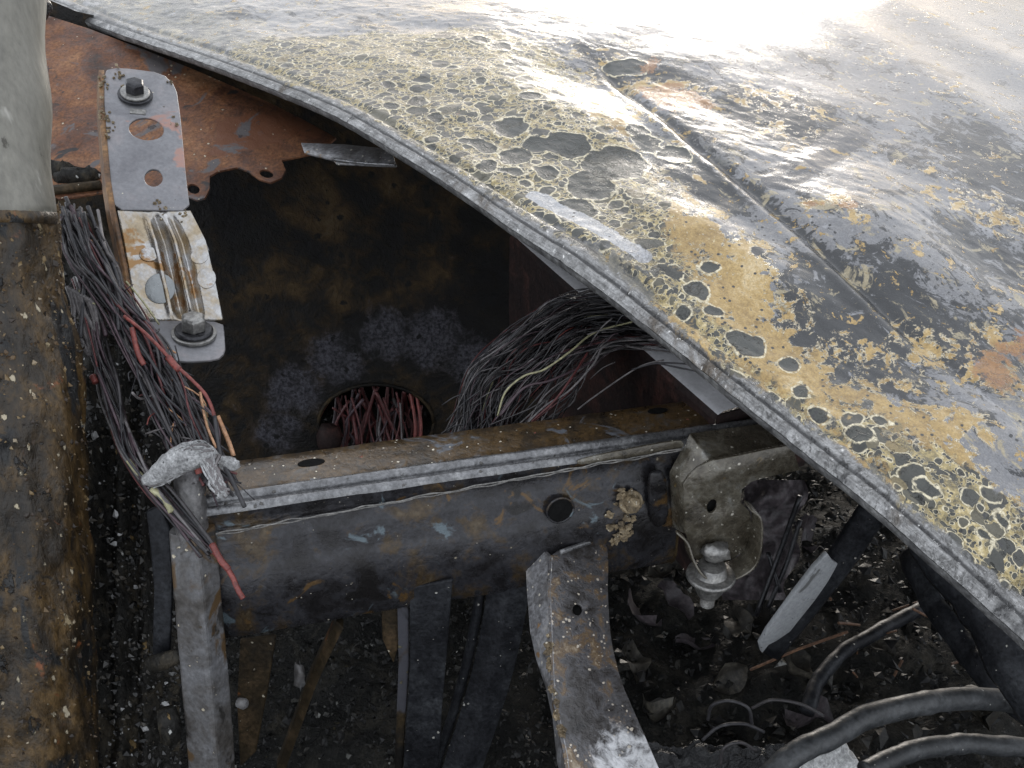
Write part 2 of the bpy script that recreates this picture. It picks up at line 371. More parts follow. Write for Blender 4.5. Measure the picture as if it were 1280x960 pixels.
def vnoise(x, y, seed):
    xi = np.floor(x).astype(np.int64); yi = np.floor(y).astype(np.int64); fx = x - xi; fy = y - yi
    fx = fx * fx * (3 - 2 * fx); fy = fy * fy * (3 - 2 * fy)
    def h(a, b):
        n = (a * 374761393 + b * 668265263 + seed * 974634211) & 0x7fffffff
        n = ((n ^ (n >> 13)) * 1274126177) & 0x7fffffff
        return ((n ^ (n >> 16)) & 0xffff) / 65535.0
    return (h(xi, yi) * (1 - fx) + h(xi + 1, yi) * fx) * (1 - fy) + (h(xi, yi + 1) * (1 - fx) + h(xi + 1, yi + 1) * fx) * fy
def fbm(x, y, seed, o=4):
    s = 0; a = 0.5
    for k in range(o): s = s + a * vnoise(x * 2 ** k, y * 2 ** k, seed + k); a *= 0.5
    return s
def blobs(lst, warp=0.02, seed=3):     # soft regions: (x, y, radius m, weight, stretch along the edge)
    wu = UU + warp * (fbm(UU * 18, VV * 18, seed) - .47) * 4; wv = VV + warp * (fbm(UU * 18, VV * 18, seed + 9) - .47) * 4
    o = np.zeros_like(UU)
    for (x, y, r, w, st) in lst:
        u0, v0 = spot(x, y); o += w * np.exp(-(((wu - u0) / (r * st)) ** 2 + ((wv - v0) / r) ** 2))
    return o
z = lipz(VV) - 0.0016 * np.exp(-((VV - .0095) / .0014) ** 2)
# pressed body line and the second one further in
cu = np.array([spot(x, y) for x, y in [(760, 95), (800, 130), (870, 205), (940, 265), (1000, 312), (1060, 362), (1110, 407), (1190, 480), (1275, 558)]])
cu = cu[np.argsort(cu[:, 0])]
_pc = np.polyfit(cu[:, 0], cu[:, 1], 2); vc = np.polyval(_pc, np.clip(us, cu[0, 0] - .3, cu[-1, 0] + .3))[:, None]
uend = spot(1110, 407)[0]
amp = np.clip((uend + .12 - UU) / .14, .12, 1) * np.clip((UU - cu[0, 0]) / 0.1 + .6, 0, 1) * np.clip((cu[-1, 0] - UU) / 0.15 + 1.0, 0, 1)
dv = VV - vc
z += amp * (0.0022 * np.exp(-((dv + .010) / 0.008) ** 2) - 0.0045 * np.exp(-((dv - .006) / 0.007) ** 2) + 0.003 / (1 + np.exp(-(dv - .02) / 0.012)))
c2 = np.array([spot(x, y) for x, y in [(1000, 6), (1080, 50), (1140, 95), (1210, 145), (1275, 185)]]); c2 = c2[np.argsort(c2[:, 0])]
_p2 = np.polyfit(c2[:, 0], c2[:, 1], 1); vc2 = np.polyval(_p2, us)[:, None]; dv2 = VV - vc2
z += 0.005 * np.exp(-((dv2) / 0.05) ** 2) + 0.006 * np.exp(-((dv2 - .16) / 0.05) ** 2) * fbm(UU * 5, VV * 5, 91)
# dents and heat buckling
for (x, y, r, st, a) in [(1140, 325, .07, 1.7, .018), (1010, 385, .040, 2.0, .012), (745, 320, .03, 2.5, .006), (690, 140, .05, 2, .006), (1230, 560, .05, 1.6, .010), (1210, 330, .05, 1.4, -.010),
                         (1050, 440, .05, 1.6, -.006), (1150, 590, .05, 1.3, .006), (860, 290, .03, 1.6, .005), (760, 100, .06, 1.5, -.010)]:
    u0, v0 = spot(x, y); z += a * np.exp(-(((UU - u0) / (r * st)) ** 2 + ((VV - v0) / r) ** 2))
wav = np.clip((VV - 0.02) / 0.08, 0, 1) * (.22 + .78 * np.exp(-(VV / .42) ** 2)) * (.25 + .75 * np.clip((UU - .95) / .3, 0, 1))
z += wav * (0.022 * (fbm(UU * 4.5, VV * 6, 11, 3) - .45) + 0.006 * (fbm(UU * 16, VV * 22, 21, 3) - .45) * np.clip((.75 - VV) / .3, .12, 1))
z += 0.0014 * (fbm(UU * 90, VV * 140, 31, 3) - .45) * np.clip((.48 - VV) / .15, 0, 1)
# a ridge of melted trim on the skin
ra, rb = np.array(spot(975, 243)), np.array(spot(1068, 180)); dd = rb - ra; L2 = dd.dot(dd)
tt = np.clip(((UU - ra[0]) * dd[0] + (VV - ra[1]) * dd[1]) / L2, 0, 1)
rd = np.hypot(UU - ra[0] - tt * dd[0], VV - ra[1] - tt * dd[1])
strip = np.clip(1 - rd / 0.020, 0, 1); z += 0.0012 * np.clip(strip * 1.2, 0, 1) * (.6 + .8 * fbm(UU * 60, VV * 60, 77, 3))
# big burst paint blisters
big = [(525, 132, 22), (487, 137, 17), (596, 186, 20), (520, 131, 15), (637, 168, 38), (664, 128, 20), (705, 188, 46), (668, 190, 28), (604, 188, 24), (645, 196, 34), (765, 212, 62), (735, 245, 52), (780, 205, 42),
       (720, 270, 45), (555, 52, 22), (600, 55, 22), (625, 65, 20), (635, 300, 0), (610, 215, 22), (640, 216, 20), (580, 178, 14), (545, 152, 16), (455, 103, 12), (486, 110, 14), (565, 90, 11), (598, 108, 12),
       (680, 225, 26), (808, 190, 30), (840, 200, 34), (795, 170, 22), (870, 380, 26), (935, 440, 30), (925, 430, 24), (1000, 500, 20), (885, 345, 18), (1022, 520, 18), (990, 470, 20), (955, 500, 14), (905, 470, 13),
       (1080, 560, 22), (1150, 630, 16), (1240, 660, 14), (1225, 690, 12), (1100, 540, 14), (700, 330, 14), (855, 405, 16), (890, 395, 14), (790, 90, 30), (770, 85, 28)]
bl = np.full_like(UU, 0.03)
wu = UU + 0.004 * (fbm(UU * 60, VV * 60, 41, 3) - .45) * 4; wv = VV + 0.004 * (fbm(UU * 60, VV * 60, 47, 3) - .45) * 4
for (x, y, r) in big:
    if r == 0: continue
    i, j = np.unravel_index(np.argmin((_pxs - x) ** 2 + (_pys - y) ** 2), _pxs.shape); P = base[::4, ::3][i, j]
    d = P[1] * CT - (P[2] - CAM_H) * ST; u0, v0 = us[::4][i], vv[::3][j]
    rm = 0.5 * r * d / FPX * 1.15
    bl = np.minimum(bl, np.hypot((wu - u0) * .85, wv - v0) - rm)
z += 0.0004 * np.exp(-((bl - .001) / .0025) ** 2) - 0.0002 * np.clip(-bl / .004, 0, 1)
foam = np.clip(blobs([(380, 85, .10, .8, 1.5), (460, 95, .08, .9, 1.4), (540, 120, .09, 1.0, 1.4), (600, 150, .08, 1, 1.4), (560, 70, .08, .8, 1.3), (660, 190, .08, .9, 1.4), (720, 240, .06, .8, 1.4), (640, 80, .08, .5, 1.3), (770, 290, .05, .6, 1.3),
                       (830, 360, .035, .45, 1.5), (900, 410, .03, .4, 1.5), (1230, 700, .05, .8, 1.6), (1160, 640, .03, .5, 1.5), (960, 490, .03, .5, 1.6), (1050, 560, .03, .4, 1.6)]), 0, 1)
ochre = np.clip(blobs([(390, 80, .025, .9, 2.5), (450, 108, .02, .9, 2.5), (520, 150, .018, .9, 2.5), (600, 205, .018, .7, 2.5), (690, 60, .06, .5, 1.5), (740, 150, .04, .7, 1.5), (775, 165, .035, .9, 1.3), (790, 230, .04, 1.0, 1.3), (810, 290, .04, .9, 1.3),
                       (850, 345, .04, 1.1, 1.5), (900, 375, .03, .9, 1.4), (935, 405, .035, 1.1, 1.7), (970, 450, .03, .9, 1.5), (880, 430, .025, .8, 1.6), (1000, 510, .03, .9, 1.8), (1040, 540, .03, .8, 1.5), (1095, 575, .04, .9, 1.6), (1160, 590, .035, .8, 1.5),
                       (1150, 640, .03, .7, 2.0), (1220, 690, .035, .8, 2.0), (1190, 540, .025, .7, 1.4), (1150, 450, .03, .7, 1.3), (960, 135, .03, .7, 1.2), (980, 175, .02, .6, 1.2), (1250, 455, .03, .8, 1.5), (890, 300, .03, .6, 1.6), (1045, 280, .018, .8, 1.4), (830, 120, .03, 1, 1.2), (1080, 470, .02, .4, 1.5), (1250, 280, .04, .5, 1.3)]), 0, 1.2)
grey = np.clip(blobs([(1105, 280, .09, 1.2, 1.4), (1180, 360, .07, .8, 1.4), (1240, 560, .05, .9, 2), (720, 150, .05, .5, 2), (1000, 400, .05, .6, 1.8), (1160, 520, .05, .7, 2), (960, 330, .05, .7, 1.8), (710, 285, .03, .8, 2.5), (640, 130, .05, .5, 2), (1180, 610, .03, .6, 1.5), (900, 40, .3, .8, 2), (1150, 60, .4, .8, 2), (450, 25, .15, .9, 2), (650, 30, .15, .8, 2)]), 0, 1)
dark = np.clip(blobs([(790, 90, .06, 1.2, 1.4), (905, 150, .05, .8, 1.3), (960, 165, .05, 1.1, 1.3), (1010, 160, .05, .9, 1.3), (1270, 225, .09, 1.2, 1.3), (1225, 330, .05, 1.0, 1.2), (1030, 420, .05, .9, 1.6), (1090, 390, .04, .9, 1.4), (870, 235, .03, .8, 2.0), (1060, 470, .04, .7, 1.5), (1200, 430, .05, .8, 1.4), (930, 250, .03, .7, 2), (860, 170, .04, .7, 1.3)]), 0, 1.2)
rust = np.clip(blobs([(830, 122, .025, 1.2, 1.0), (850, 125, .02, .8, 1.2), (1048, 283, .015, 1, 1), (575, 150, .01, .7, 1.2), (1245, 458, .02, .8, 1.5), (1285, 440, .02, .8, 1), (815, 88, .02, 1, 1), (1100, 170, .0, 0, 1)][:7]), 0, 1)
crease = amp * np.exp(-((dv - .006) / 0.007) ** 2) * (.3 + 1.3 * fbm(UU * 14, VV * 20, 83, 3))
dark = np.maximum(dark, crease * 1.2)
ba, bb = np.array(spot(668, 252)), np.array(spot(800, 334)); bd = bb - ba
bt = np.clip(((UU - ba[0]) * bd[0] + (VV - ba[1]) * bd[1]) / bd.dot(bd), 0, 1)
painted_sheen = np.clip(1 - np.hypot(UU - ba[0] - bt * bd[0], VV - ba[1] - bt * bd[1]) / 0.013, 0, 1)  # mask of the pale strip: a reflection painted as colour
lipn = fbm(UU * 7, VV * 0 + 2.0, 95, 4)
skin = base.copy(); skin[..., 2] += z
wob_ = (0.004 * (fbm(UU * 9, UU * 0 + 1.0, 97, 4) - .47) + 0.0016 * (fbm(UU * 60, UU * 0 + 5.0, 99, 3) - .45)) * np.exp(-VV / .03)
skin[..., 0] -= wob_ * .75; skin[..., 1] -= wob_ * .66; skin[..., 2] += wob_ * .5

hood = thing('car_hood', 'burnt dented car hood with blistered ochre paint and glossy grey patches', 'car hood', (0.3, 1.2, 0.2))
off = np.array(hood.location)
def grid_obj(name, P, mat, parent, attrs=None, uv=None, off=(0, 0, 0)):
    nu, nv = P.shape[:2]; me = bpy.data.meshes.new(name)
    idx = np.arange(nu * nv).reshape(nu, nv)
    q = np.stack([idx[:-1, :-1], idx[1:, :-1], idx[1:, 1:], idx[:-1, 1:]], -1).reshape(-1, 4)
    me.vertices.add(nu * nv); me.vertices.foreach_set('co', (P - np.array(off)).reshape(-1).astype(np.float32))
    me.loops.add(q.size); me.polygons.add(len(q))
    me.loops.foreach_set('vertex_index', q.reshape(-1).astype(np.int32))
    me.polygons.foreach_set('loop_start', (np.arange(len(q)) * 4).astype(np.int32))
    me.update(calc_edges=True); me.validate()
    me.shade_smooth()
    if attrs:
        for k, a in attrs.items():
            at_ = me.attributes.new(k, 'FLOAT', 'POINT'); at_.data.foreach_set('value', a.reshape(-1).astype(np.float32))
    if uv is not None:
        l = me.uv_layers.new(name='UVMap'); l.data.foreach_set('uv', uv.reshape(-1, 2)[q.reshape(-1)].reshape(-1).astype(np.float32))
    if mat: me.materials.append(mat)
    o = bpy.data.objects.new(name, me); COL.objects.link(o)
    if parent: o.parent = parent
    return o

# --- hood paint
t = NT('burnt_hood_paint'); uvn = t.new('ShaderNodeTexCoord').outputs['UV']
a_foam, a_och, a_grey, a_dark, a_rust, a_bl, a_strip = [t.attr(k) for k in ('foam', 'ochre', 'grey', 'dark', 'rust', 'bl', 'strip')]
wn1 = t.noise(uvn, 26, 3, .6); wv1 = t.new('ShaderNodeVectorMath', operation='MULTIPLY_ADD')
t.l.new(wn1.outputs['Color'], wv1.inputs[0]); wv1.inputs[1].default_value = (.022, .022, 0); t.l.new(uvn, wv1.inputs[2]); wc = wv1.outputs[0]
nA = t.noise(uvn, 14, 8, .66, .5).outputs[0]; nB = t.noise(uvn, 48, 8, .68, .6).outputs[0]; nC = t.noise(uvn, 190, 5, .7, .2).outputs[0]; nF = t.noise(uvn, 620, 3, .7).outputs[0]
sx = t.new('ShaderNodeSeparateXYZ'); t.l.new(uvn, sx.inputs[0]); vco = sx.outputs[1]
# body: mottled charcoal / warm grey / tan
mot = t.math('ADD', t.math('ADD', t.math('MULTIPLY', nA, .40), t.math('MULTIPLY', nB, .38)), t.math('MULTIPLY', nC, .22))
col = t.ramp(t.lin(mot, .38, .62, 0, 1), [(0, (.018, .018, .017)), (.3, (.05, .05, .043)), (.55, (.11, .10, .075)), (.75, (.18, .16, .115)), (1, (.32, .29, .22))])
col = t.mix(t.math('MULTIPLY', t.sstep(t.math('ADD', a_grey, t.math('MULTIPLY', t.math('SUBTRACT', nB, .5), 1.6)), .30, .75), .8), col, t.mix(nC, (.10, .10, .108), (.26, .258, .27)))
darkf = t.sstep(t.math('ADD', a_dark, t.math('ADD', t.math('MULTIPLY', t.math('SUBTRACT', nB, .5), 2.6), t.math('MULTIPLY', t.math('SUBTRACT', nC, .5), 1.2))), .42, .62)
col = t.mix(darkf, col, t.mix(nC, (.008, .009, .010), (.032, .033, .035)))
# scattered scorch patches: black soot, tan ash, silver
nD = t.noise(t.mapping(uvn, (1, 1.5, 1), (4.2, 1.7, 0)), 21, 8, .70, 1.0).outputs[0]; nE = t.noise(t.mapping(uvn, (1, 1.5, 1), (9.1, 5.3, 0)), 30, 8, .72, .8).outputs[0]
notfar = t.sstep(vco, 1.1, .35)
col = t.mix(t.math('MULTIPLY', t.sstep(nD, .545, .575), notfar), col, t.mix(nC, (.007, .008, .009), (.026, .026, .028)))
col = t.mix(t.math('MULTIPLY', t.sstep(nE, .57, .63), t.math('MULTIPLY', notfar, .85)), col, t.mix(nC, (.20, .16, .085), (.42, .36, .24)))
col = t.mix(t.math('MULTIPLY', t.sstep(nE, .42, .37), t.math('MULTIPLY', notfar, .7)), col, t.mix(nC, (.16, .16, .168), (.36, .36, .37)))
# ochre film with dark islands and cream curled edges
nG = t.noise(t.mapping(uvn, (1, 1, 1), (7.7, 2.2, 0)), 96, 6, .68, .8).outputs[0]
of = t.math('ADD', t.math('MULTIPLY', a_och, .54), t.math('ADD', t.math('MULTIPLY', t.math('SUBTRACT', nA, .5), 1.2), t.math('ADD', t.math('MULTIPLY', t.math('SUBTRACT', nB, .5), 2.4), t.math('ADD', t.math('MULTIPLY', t.math('SUBTRACT', nG, .5), 1.9), .06))))
ochf = t.sstep(of, .40, .46)
och = t.ramp(t.lin(t.math('ADD', t.math('MULTIPLY', nA, .6), t.math('MULTIPLY', nC, .4)), .36, .64, 0, 1), [(0, (.12, .075, .024)), (.35, (.25, .16, .05)), (.65, (.37, .25, .09)), (1, (.50, .39, .22))])
och = t.mix(t.sstep(nC, .60, .70), och, (.08, .055, .025))
col = t.mix(ochf, col, och)
curl = t.math('MULTIPLY', t.sstep(t.math('ABSOLUTE', t.math('SUBTRACT', of, .43)), .11, .03), t.sstep(t.math('ADD', a_och, a_foam), .10, .30))
curl = t.math('MULTIPLY', curl, t.sstep(nC, .44, .54))
col = t.mix(t.math('MULTIPLY', curl, .85), col, (.66, .58, .42))
# foam of small burst bubbles: round dark craters of three sizes in a cream-ochre crust
cream = t.mix(nC, (.42, .35, .20), (.76, .70, .54))
def discs(scale, keep, rmax):
    f = t.vor(wc, scale, 'F1', '2D'); rc = t.new('ShaderNodeSeparateColor'); t.l.new(f.outputs['Color'], rc.inputs[0])
    r = t.math('MULTIPLY', t.sstep(rc.outputs[0], keep, 1.0, .18, 1.0), rmax)
    dd_ = t.math('SUBTRACT', t.math('MULTIPLY_ADD', t.math('SUBTRACT', nC, .5), .16, f.outputs['Distance']), r)
    on = t.math('GREATER_THAN', rc.outputs[0], keep)
    ins = t.math('MULTIPLY', t.sstep(dd_, .03, -.03), on); rim = t.math('MULTIPLY', t.sstep(t.math('ABSOLUTE', t.math('SUBTRACT', dd_, .05)), .06, .02), on)
    c_ = t.ramp(rc.outputs[1], [(0, (.022, .023, .019)), (.6, (.045, .045, .036)), (.85, (.085, .075, .045)), (1, (.20, .15, .065))])
    return ins, rim, c_
m1 = t.sstep(t.math('ADD', a_foam, t.math('ADD', t.math('MULTIPLY', t.math('SUBTRACT', nB, .5), 1.3), t.math('MULTIPLY', t.math('SUBTRACT', nC, .5), .5))), .34, .50)
crust = t.ramp(t.lin(t.math('ADD', t.math('MULTIPLY', nC, .6), t.math('MULTIPLY', nB, .4)), .36, .64, 0, 1), [(0, (.06, .055, .04)), (.35, (.18, .145, .07)), (.65, (.36, .28, .12)), (1, (.58, .50, .32))])
fcol = crust; frim = None; fins = None
for (sc_, kp_, rm_) in [(300, .25, .52), (160, .30, .56), (82, .45, .58), (46, .74, .54)]:
    ins_, rim_, cc_ = discs(sc_, kp_, rm_)
    fcol = t.mix(t.math('MULTIPLY', rim_, .85), fcol, cream); fcol = t.mix(ins_, fcol, cc_)
    nin = t.math('SUBTRACT', 1.0, ins_)
    frim = rim_ if frim is None else t.math('MAXIMUM', t.math('MULTIPLY', frim, nin), rim_)
    fins = ins_ if fins is None else t.math('MAXIMUM', fins, ins_)
col = t.mix(m1, col, fcol)
# big blisters
blw = t.math('MULTIPLY_ADD', t.math('SUBTRACT', nB, .5), .008, a_bl)
inb = t.sstep(blw, .0006, -.0006)
col = t.mix(inb, col, t.ramp(nB, [(0.3, (.018, .020, .017)), (.6, (.04, .042, .035)), (.75, (.075, .07, .05))]))
rimb = t.math('MULTIPLY', t.sstep(t.math('ABSOLUTE', t.math('SUBTRACT', blw, .0011)), .0013, .0005), t.sstep(nC, .36, .55))
col = t.mix(rimb, col, cream)
# rust, melted strip, unpainted lip, sheen strip put into the colour
col = t.mix(t.math('MULTIPLY', t.sstep(t.math('ADD', a_rust, t.math('ADD', t.math('MULTIPLY', t.math('SUBTRACT', nB, .5), 2.2), t.math('MULTIPLY', t.math('SUBTRACT', nC, .5), 1.2))), .5, .75), .8), col, t.mix(nC, (.16, .065, .02), (.34, .16, .055)))
col = t.mix(t.math('MULTIPLY', t.sstep(a_strip, .02, .06), t.sstep(nB, .66, .5)), col, t.mix(nC, (.012, .012, .014), (.09, .09, .1)))
st = t.noise(t.mapping(uvn, (14, 380, 1)), 1, 6, .7, .3).outputs[0]
st2 = t.noise(t.mapping(uvn, (60, 420, 1)), 1, 4, .7, .2).outputs[0]
lipc = t.ramp(t.lin(t.math('ADD', t.math('MULTIPLY', st, .3), t.math('ADD', t.math('MULTIPLY', st2, .3), t.math('MULTIPLY', nG, .4))), .36, .64, 0, 1), [(0, (.05, .05, .05)), (.35, (.14, .138, .135)), (.6, (.24, .238, .235)), (1, (.42, .415, .41))])
a_ln = t.attr('lipn')
lipc = t.mix(t.sstep(t.math('ADD', a_ln, t.math('MULTIPLY', t.math('SUBTRACT', nB, .5), .9)), .56, .80), lipc, t.mix(nC, (.03, .026, .022), (.12, .09, .06)))
seamv = t.math('MULTIPLY_ADD', t.math('SUBTRACT', nB, .5), .004, vco)
lipc = t.mix(t.math('MULTIPLY', t.sstep(t.math('ABSOLUTE', t.math('SUBTRACT', seamv, .0095)), .0022, .0006), .85), lipc, (.016, .016, .017))
lipc = t.mix(t.sstep(nC, .60, .68), lipc, (.60, .59, .57))
lipc = t.mix(t.sstep(t.math('ADD', t.math('MULTIPLY', a_ln, -1), t.math('MULTIPLY', t.math('SUBTRACT', nB, .5), 1.2)), -.38, -.22), lipc, t.mix(st2, (.012, .012, .013), (.10, .10, .10)))
lipf = t.sstep(t.math('ADD', vco, t.math('ADD', t.math('MULTIPLY', t.math('SUBTRACT', nB, .5), .030), t.math('MULTIPLY', t.math('SUBTRACT', a_ln, .47), .02))), .0195, .015)
col = t.mix(lipf, col, lipc)
col = t.mix(t.sstep(t.math('ADD', t.attr('painted_sheen'), t.math('MULTIPLY', t.math('SUBTRACT', nB, .5), .9)), .30, .38), col, t.mix(nC, (.22, .22, .23), (.46, .46, .47)))  # bright reflected strip, painted light grey into the skin colour
# soot flecks
fl = t.vor(uvn, 210, 'F1', '2D'); fr = t.new('ShaderNodeSeparateColor'); t.l.new(fl.outputs['Color'], fr.inputs[0])
fleck = t.math('MULTIPLY', t.math('MULTIPLY', t.sstep(fl.outputs['Distance'], .34, .22), t.math('GREATER_THAN', fr.outputs[0], .94)), t.math('SUBTRACT', 1.0, lipf))
col = t.mix(fleck, col, (.02, .02, .02))
gg = t.lin(nF, .3, .7, .72, 1.28); cc = t.new('ShaderNodeCombineColor'); [t.l.new(gg, cc.inputs[i]) for i in range(3)]
col = t.mix(1.0, col, cc.outputs[0], 'MULTIPLY')
hgt = t.math('ADD', t.math('MULTIPLY', t.math('MULTIPLY', frim, m1), .55), t.math('ADD', t.math('MULTIPLY', curl, .6), t.math('MULTIPLY', rimb, .4)))
hgt = t.math('ADD', hgt, t.math('ADD', t.math('MULTIPLY', nC, .8), t.math('MULTIPLY', ochf, .55)))
hgt = t.math('SUBTRACT', hgt, t.math('MULTIPLY', t.math('MULTIPLY', fins, m1), .3))
hgt = t.math('ADD', hgt, t.math('MULTIPLY', nF, .18))
hgt = t.math('ADD', hgt, t.math('MULTIPLY', t.math('MULTIPLY', st2, lipf), 1.2))
smooth_ = t.sstep(a_grey, .15, .7, 1.0, .45)
nrm = t.bump(t.math('MULTIPLY', hgt, smooth_), .0008)
ro = t.math('ADD', t.math('ADD', t.lin(nB, .35, .65, .16, .32), t.math('MULTIPLY', ochf, .08)), t.math('MULTIPLY', m1, .14))
ro = t.math('ADD', ro, t.math('MULTIPLY', lipf, .06))
M['hood'] = t.fin(col, ro, nrm, t.math('MULTIPLY', lipf, .5), 0.5, .3)

uvs = np.stack([UU, VV], -1)
attrs = dict(foam=foam, ochre=ochre, grey=grey, dark=dark, rust=rust, bl=bl, strip=strip, lipn=lipn, painted_sheen=painted_sheen)
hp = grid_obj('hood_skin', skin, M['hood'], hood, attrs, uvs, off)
# folded hem below the lip, then the sooty inner panel
ring = []
hs = np.linspace(0, 1, 7)
P0 = skin[:, 0, :]
hem = np.stack([P0 + np.array([0, 0, -0.0005]), P0 + WDIR * .0005 + np.array([0, 0, -0.003]), P0 + WDIR * .002 + np.array([0, 0, -.0075]), P0 + WDIR * .012 + np.array([0, 0, -.010]), P0 + WDIR * .030 + np.array([0, 0, -.0095])], 1)
M['hem'] = burnt('hem_steel', [(0, (.03, .03, .03)), (.5, (.12, .12, .12)), (1, (.3, .3, .29))], 60, (.4, .6), .3, .0008)
grid_obj('hem_fold', hem[::3], M['hem'], hood, off=off)
inn = base[::9, ::6].copy(); inn[..., 2] -= 0.022 ; inn = inn + WDIR * .030
grid_obj('inner_panel', inn, M['soot'], hood, off=off)

# ================================================================== SETTING: ground
gx = np.linspace(-1.6, 2.6, 170); gy = np.linspace(-0.1, 4.0, 170); GX, GY = np.meshgrid(gx, gy, indexing='ij')
GZ = -0.42 + 0.09 * (fbm(GX * 5, GY * 5, 61) - .45) + 0.05 * (fbm(GX * 22, GY * 22, 67, 3) - .45)
gr = grid_obj('ground', np.stack([GX, GY, GZ], -1), M['ground'], None); tag(gr, kind='structure')

# ================================================================== FRAME RAIL (box section crossing the picture)
FA = atz(255, 637, 0.0); FB = atz(1000, 531, 0.0)
AX = (FB - FA); RL = AX.length; AX.normalize(); AX.z = 0; SX = Vector((-AX.y, AX.x, 0))       # SX: into the picture
def BL(a, s, z): return FA + AX * a + SX * s + Vector((0, 0, z))
def onrail(x, y, s):            # photo point on the upright plane s behind the rail's front edge
    return Plane(FA + SX * s, SX).hit(x, y)
rail = thing('frame_rail', 'scorched steel box rail with rusty top and bolted mount bracket', 'frame rail', tuple(BL(RL / 2, .035, -.15)))
A0, A1, NA = -0.004, RL + 0.10, 70
def rail_strip(name, prof, mat, wob=0.0006, smooth=True, bevel=0, A1=A1):
    mb = MB(); rings = []
    for i in range(NA + 1):
        a = A0 + (A1 - A0) * i / NA; r = []
        for k, (s, z_) in enumerate(prof):
            w = wob * (mnoise.noise(Vector((a * 30, k * 1.7, 3))) + mnoise.noise(Vector((a * 90, k * 2.7, 9))) * .6)
            dent = 0.004 * mnoise.noise(Vector((a * 7, z_ * 9, 1.5))) if z_ < -0.04 else 0
            r.append(BL(a, s + w + dent, z_ + w))
        rings.append(r)
    mb.loft(rings); return mb.build(name, mat, rail, smooth=smooth)
rail_strip('top_plate', [(.070, -.03), (.0705, -.01), (.070, -.004), (.067, -.0005), (.055, .0), (.040, .0003), (.030, 0), (.0225, -.001), (.0205, -.0005)], M['rail_top'])
rail_strip('flange_bead', [(.0205, -.0005), (.0185, .002), (.0155, .0032), (.0125, .0025), (.0108, -.003), (.0095, -.0065), (.0065, -.0065), (.0052, -.003), (.003, .0005), (0, .0005), (-.002, -.0015), (-.003, -.005)], M['bead'], .0004)
rail_strip('front_panel', [(-.003, -.005), (-.0025, -.012), (-.0025, -.029), (-.005, -.032), (-.0065, -.036), (-.0065, -.058), (-.0085, -.062), (-.0105, -.066), (-.0105, -.10), (-.0105, -.125), (-.008, -.136), (-.002, -.142), (.01, -.1445), (.06, -.145)], M['rail'], .0005, A1=(onrail(850, 600, 0) - FA).dot(AX))
rail_strip('back_panel', [(.0702, -.0305), (.070, -.13)], M['rail'], A1=(onrail(850, 600, 0) - FA).dot(AX))
endpoly = [(.070, -.13), (.070, -.004), (.067, -.0005), (.0225, -.001), (.0155, .003), (.0, 0), (-.003, -.005), (-.0025, -.03), (-.0065, -.036), (-.0105, -.066), (-.0105, -.125), (-.002, -.142), (.06, -.144)]
MB().plate([BL(A0 - .0005, s, z_) for s, z_ in endpoly], AX * .002).build('end_plate', M['rail'], rail)
Ae = (onrail(850, 600, 0) - FA).dot(AX); MB().plate([BL(Ae - .002, s, z_ - (.008 if z_ > -.01 else 0)) for s, z_ in endpoly], AX * .0018).build('end_plate', M['soot'], rail)
# seam sealer: two thin wandering strands
for j in range(2):
    path = []
    for i in range(110):
        f = i / 109; x = 262 + f * 590; y = 668 - f * 108 + 0
        p = onrail(x, y, -.004); w = mnoise.noise(Vector((f * 26, j * 7.7, 0))) * .0022
        path.append(p + Vector((0, 0, w + (j - .5) * .002)) - SX * (.0015 + .0008 * j))
    MB().tube(path, [0.0007 + .0004 * mnoise.noise(Vector((i * .4, j, 2))) for i in range(110)], 6).build('seam_sealer', M['sealer'], rail, smooth=True)
# round opening: black disc set on the front for its shade, with a rolled lip
M['hole_shade'] = burnt('bore_shade', [(0, (.002, .002, .002)), (1, (.006, .006, .006))], 40, (.8, .9), 0, .0005, spec=.15)  # near-black for discs and backings in holes, shade put into the colour
def hole_shade(name, x, y, s, rx, rz, parent, depth=.02, lip=.0012, mat='bead'):
    c = onrail(x, y, s); up = Vector((0, 0, 1))
    MB().plate(ell(c - SX * .0011, AX, up, rx, rz, 22), SX * .001).build('hole', M['hole_shade'], parent)
    MB().tube(ell(c - SX * .001, AX, up, rx, rz, 22) + [ell(c - SX * .001, AX, up, rx, rz, 22)[0]], lip, 6).build('hole_rim', M[mat], parent, smooth=True)
hole_shade('hole', 700, 637, -.0125, .0125, .0135, rail, mat='rail')
# slots in the top plate: flat black discs for their shade
c = atz(389, 578, .0008); MB().plate(ell(c, AX, SX, .012, .006, 14), Vector((0, 0, -.0006))).build('slot_shade_disc', M['hole_shade'], rail)
c = atz(822, 513, .0012); MB().plate(ell(c, AX, SX, .010, .005, 14), Vector((0, 0, -.0006))).build('slot_shade_disc', M['hole_shade'], rail)
# pressed recess strip left of the mount
MB().plate([onrail(x, y, -.0055) for x, y in roundpoly([(722, 583), (722, 574), (850, 549), (856, 556), (850, 563)], 2)], SX * .002).build('recess_strip', M['mount'], rail, bevel=.0008)
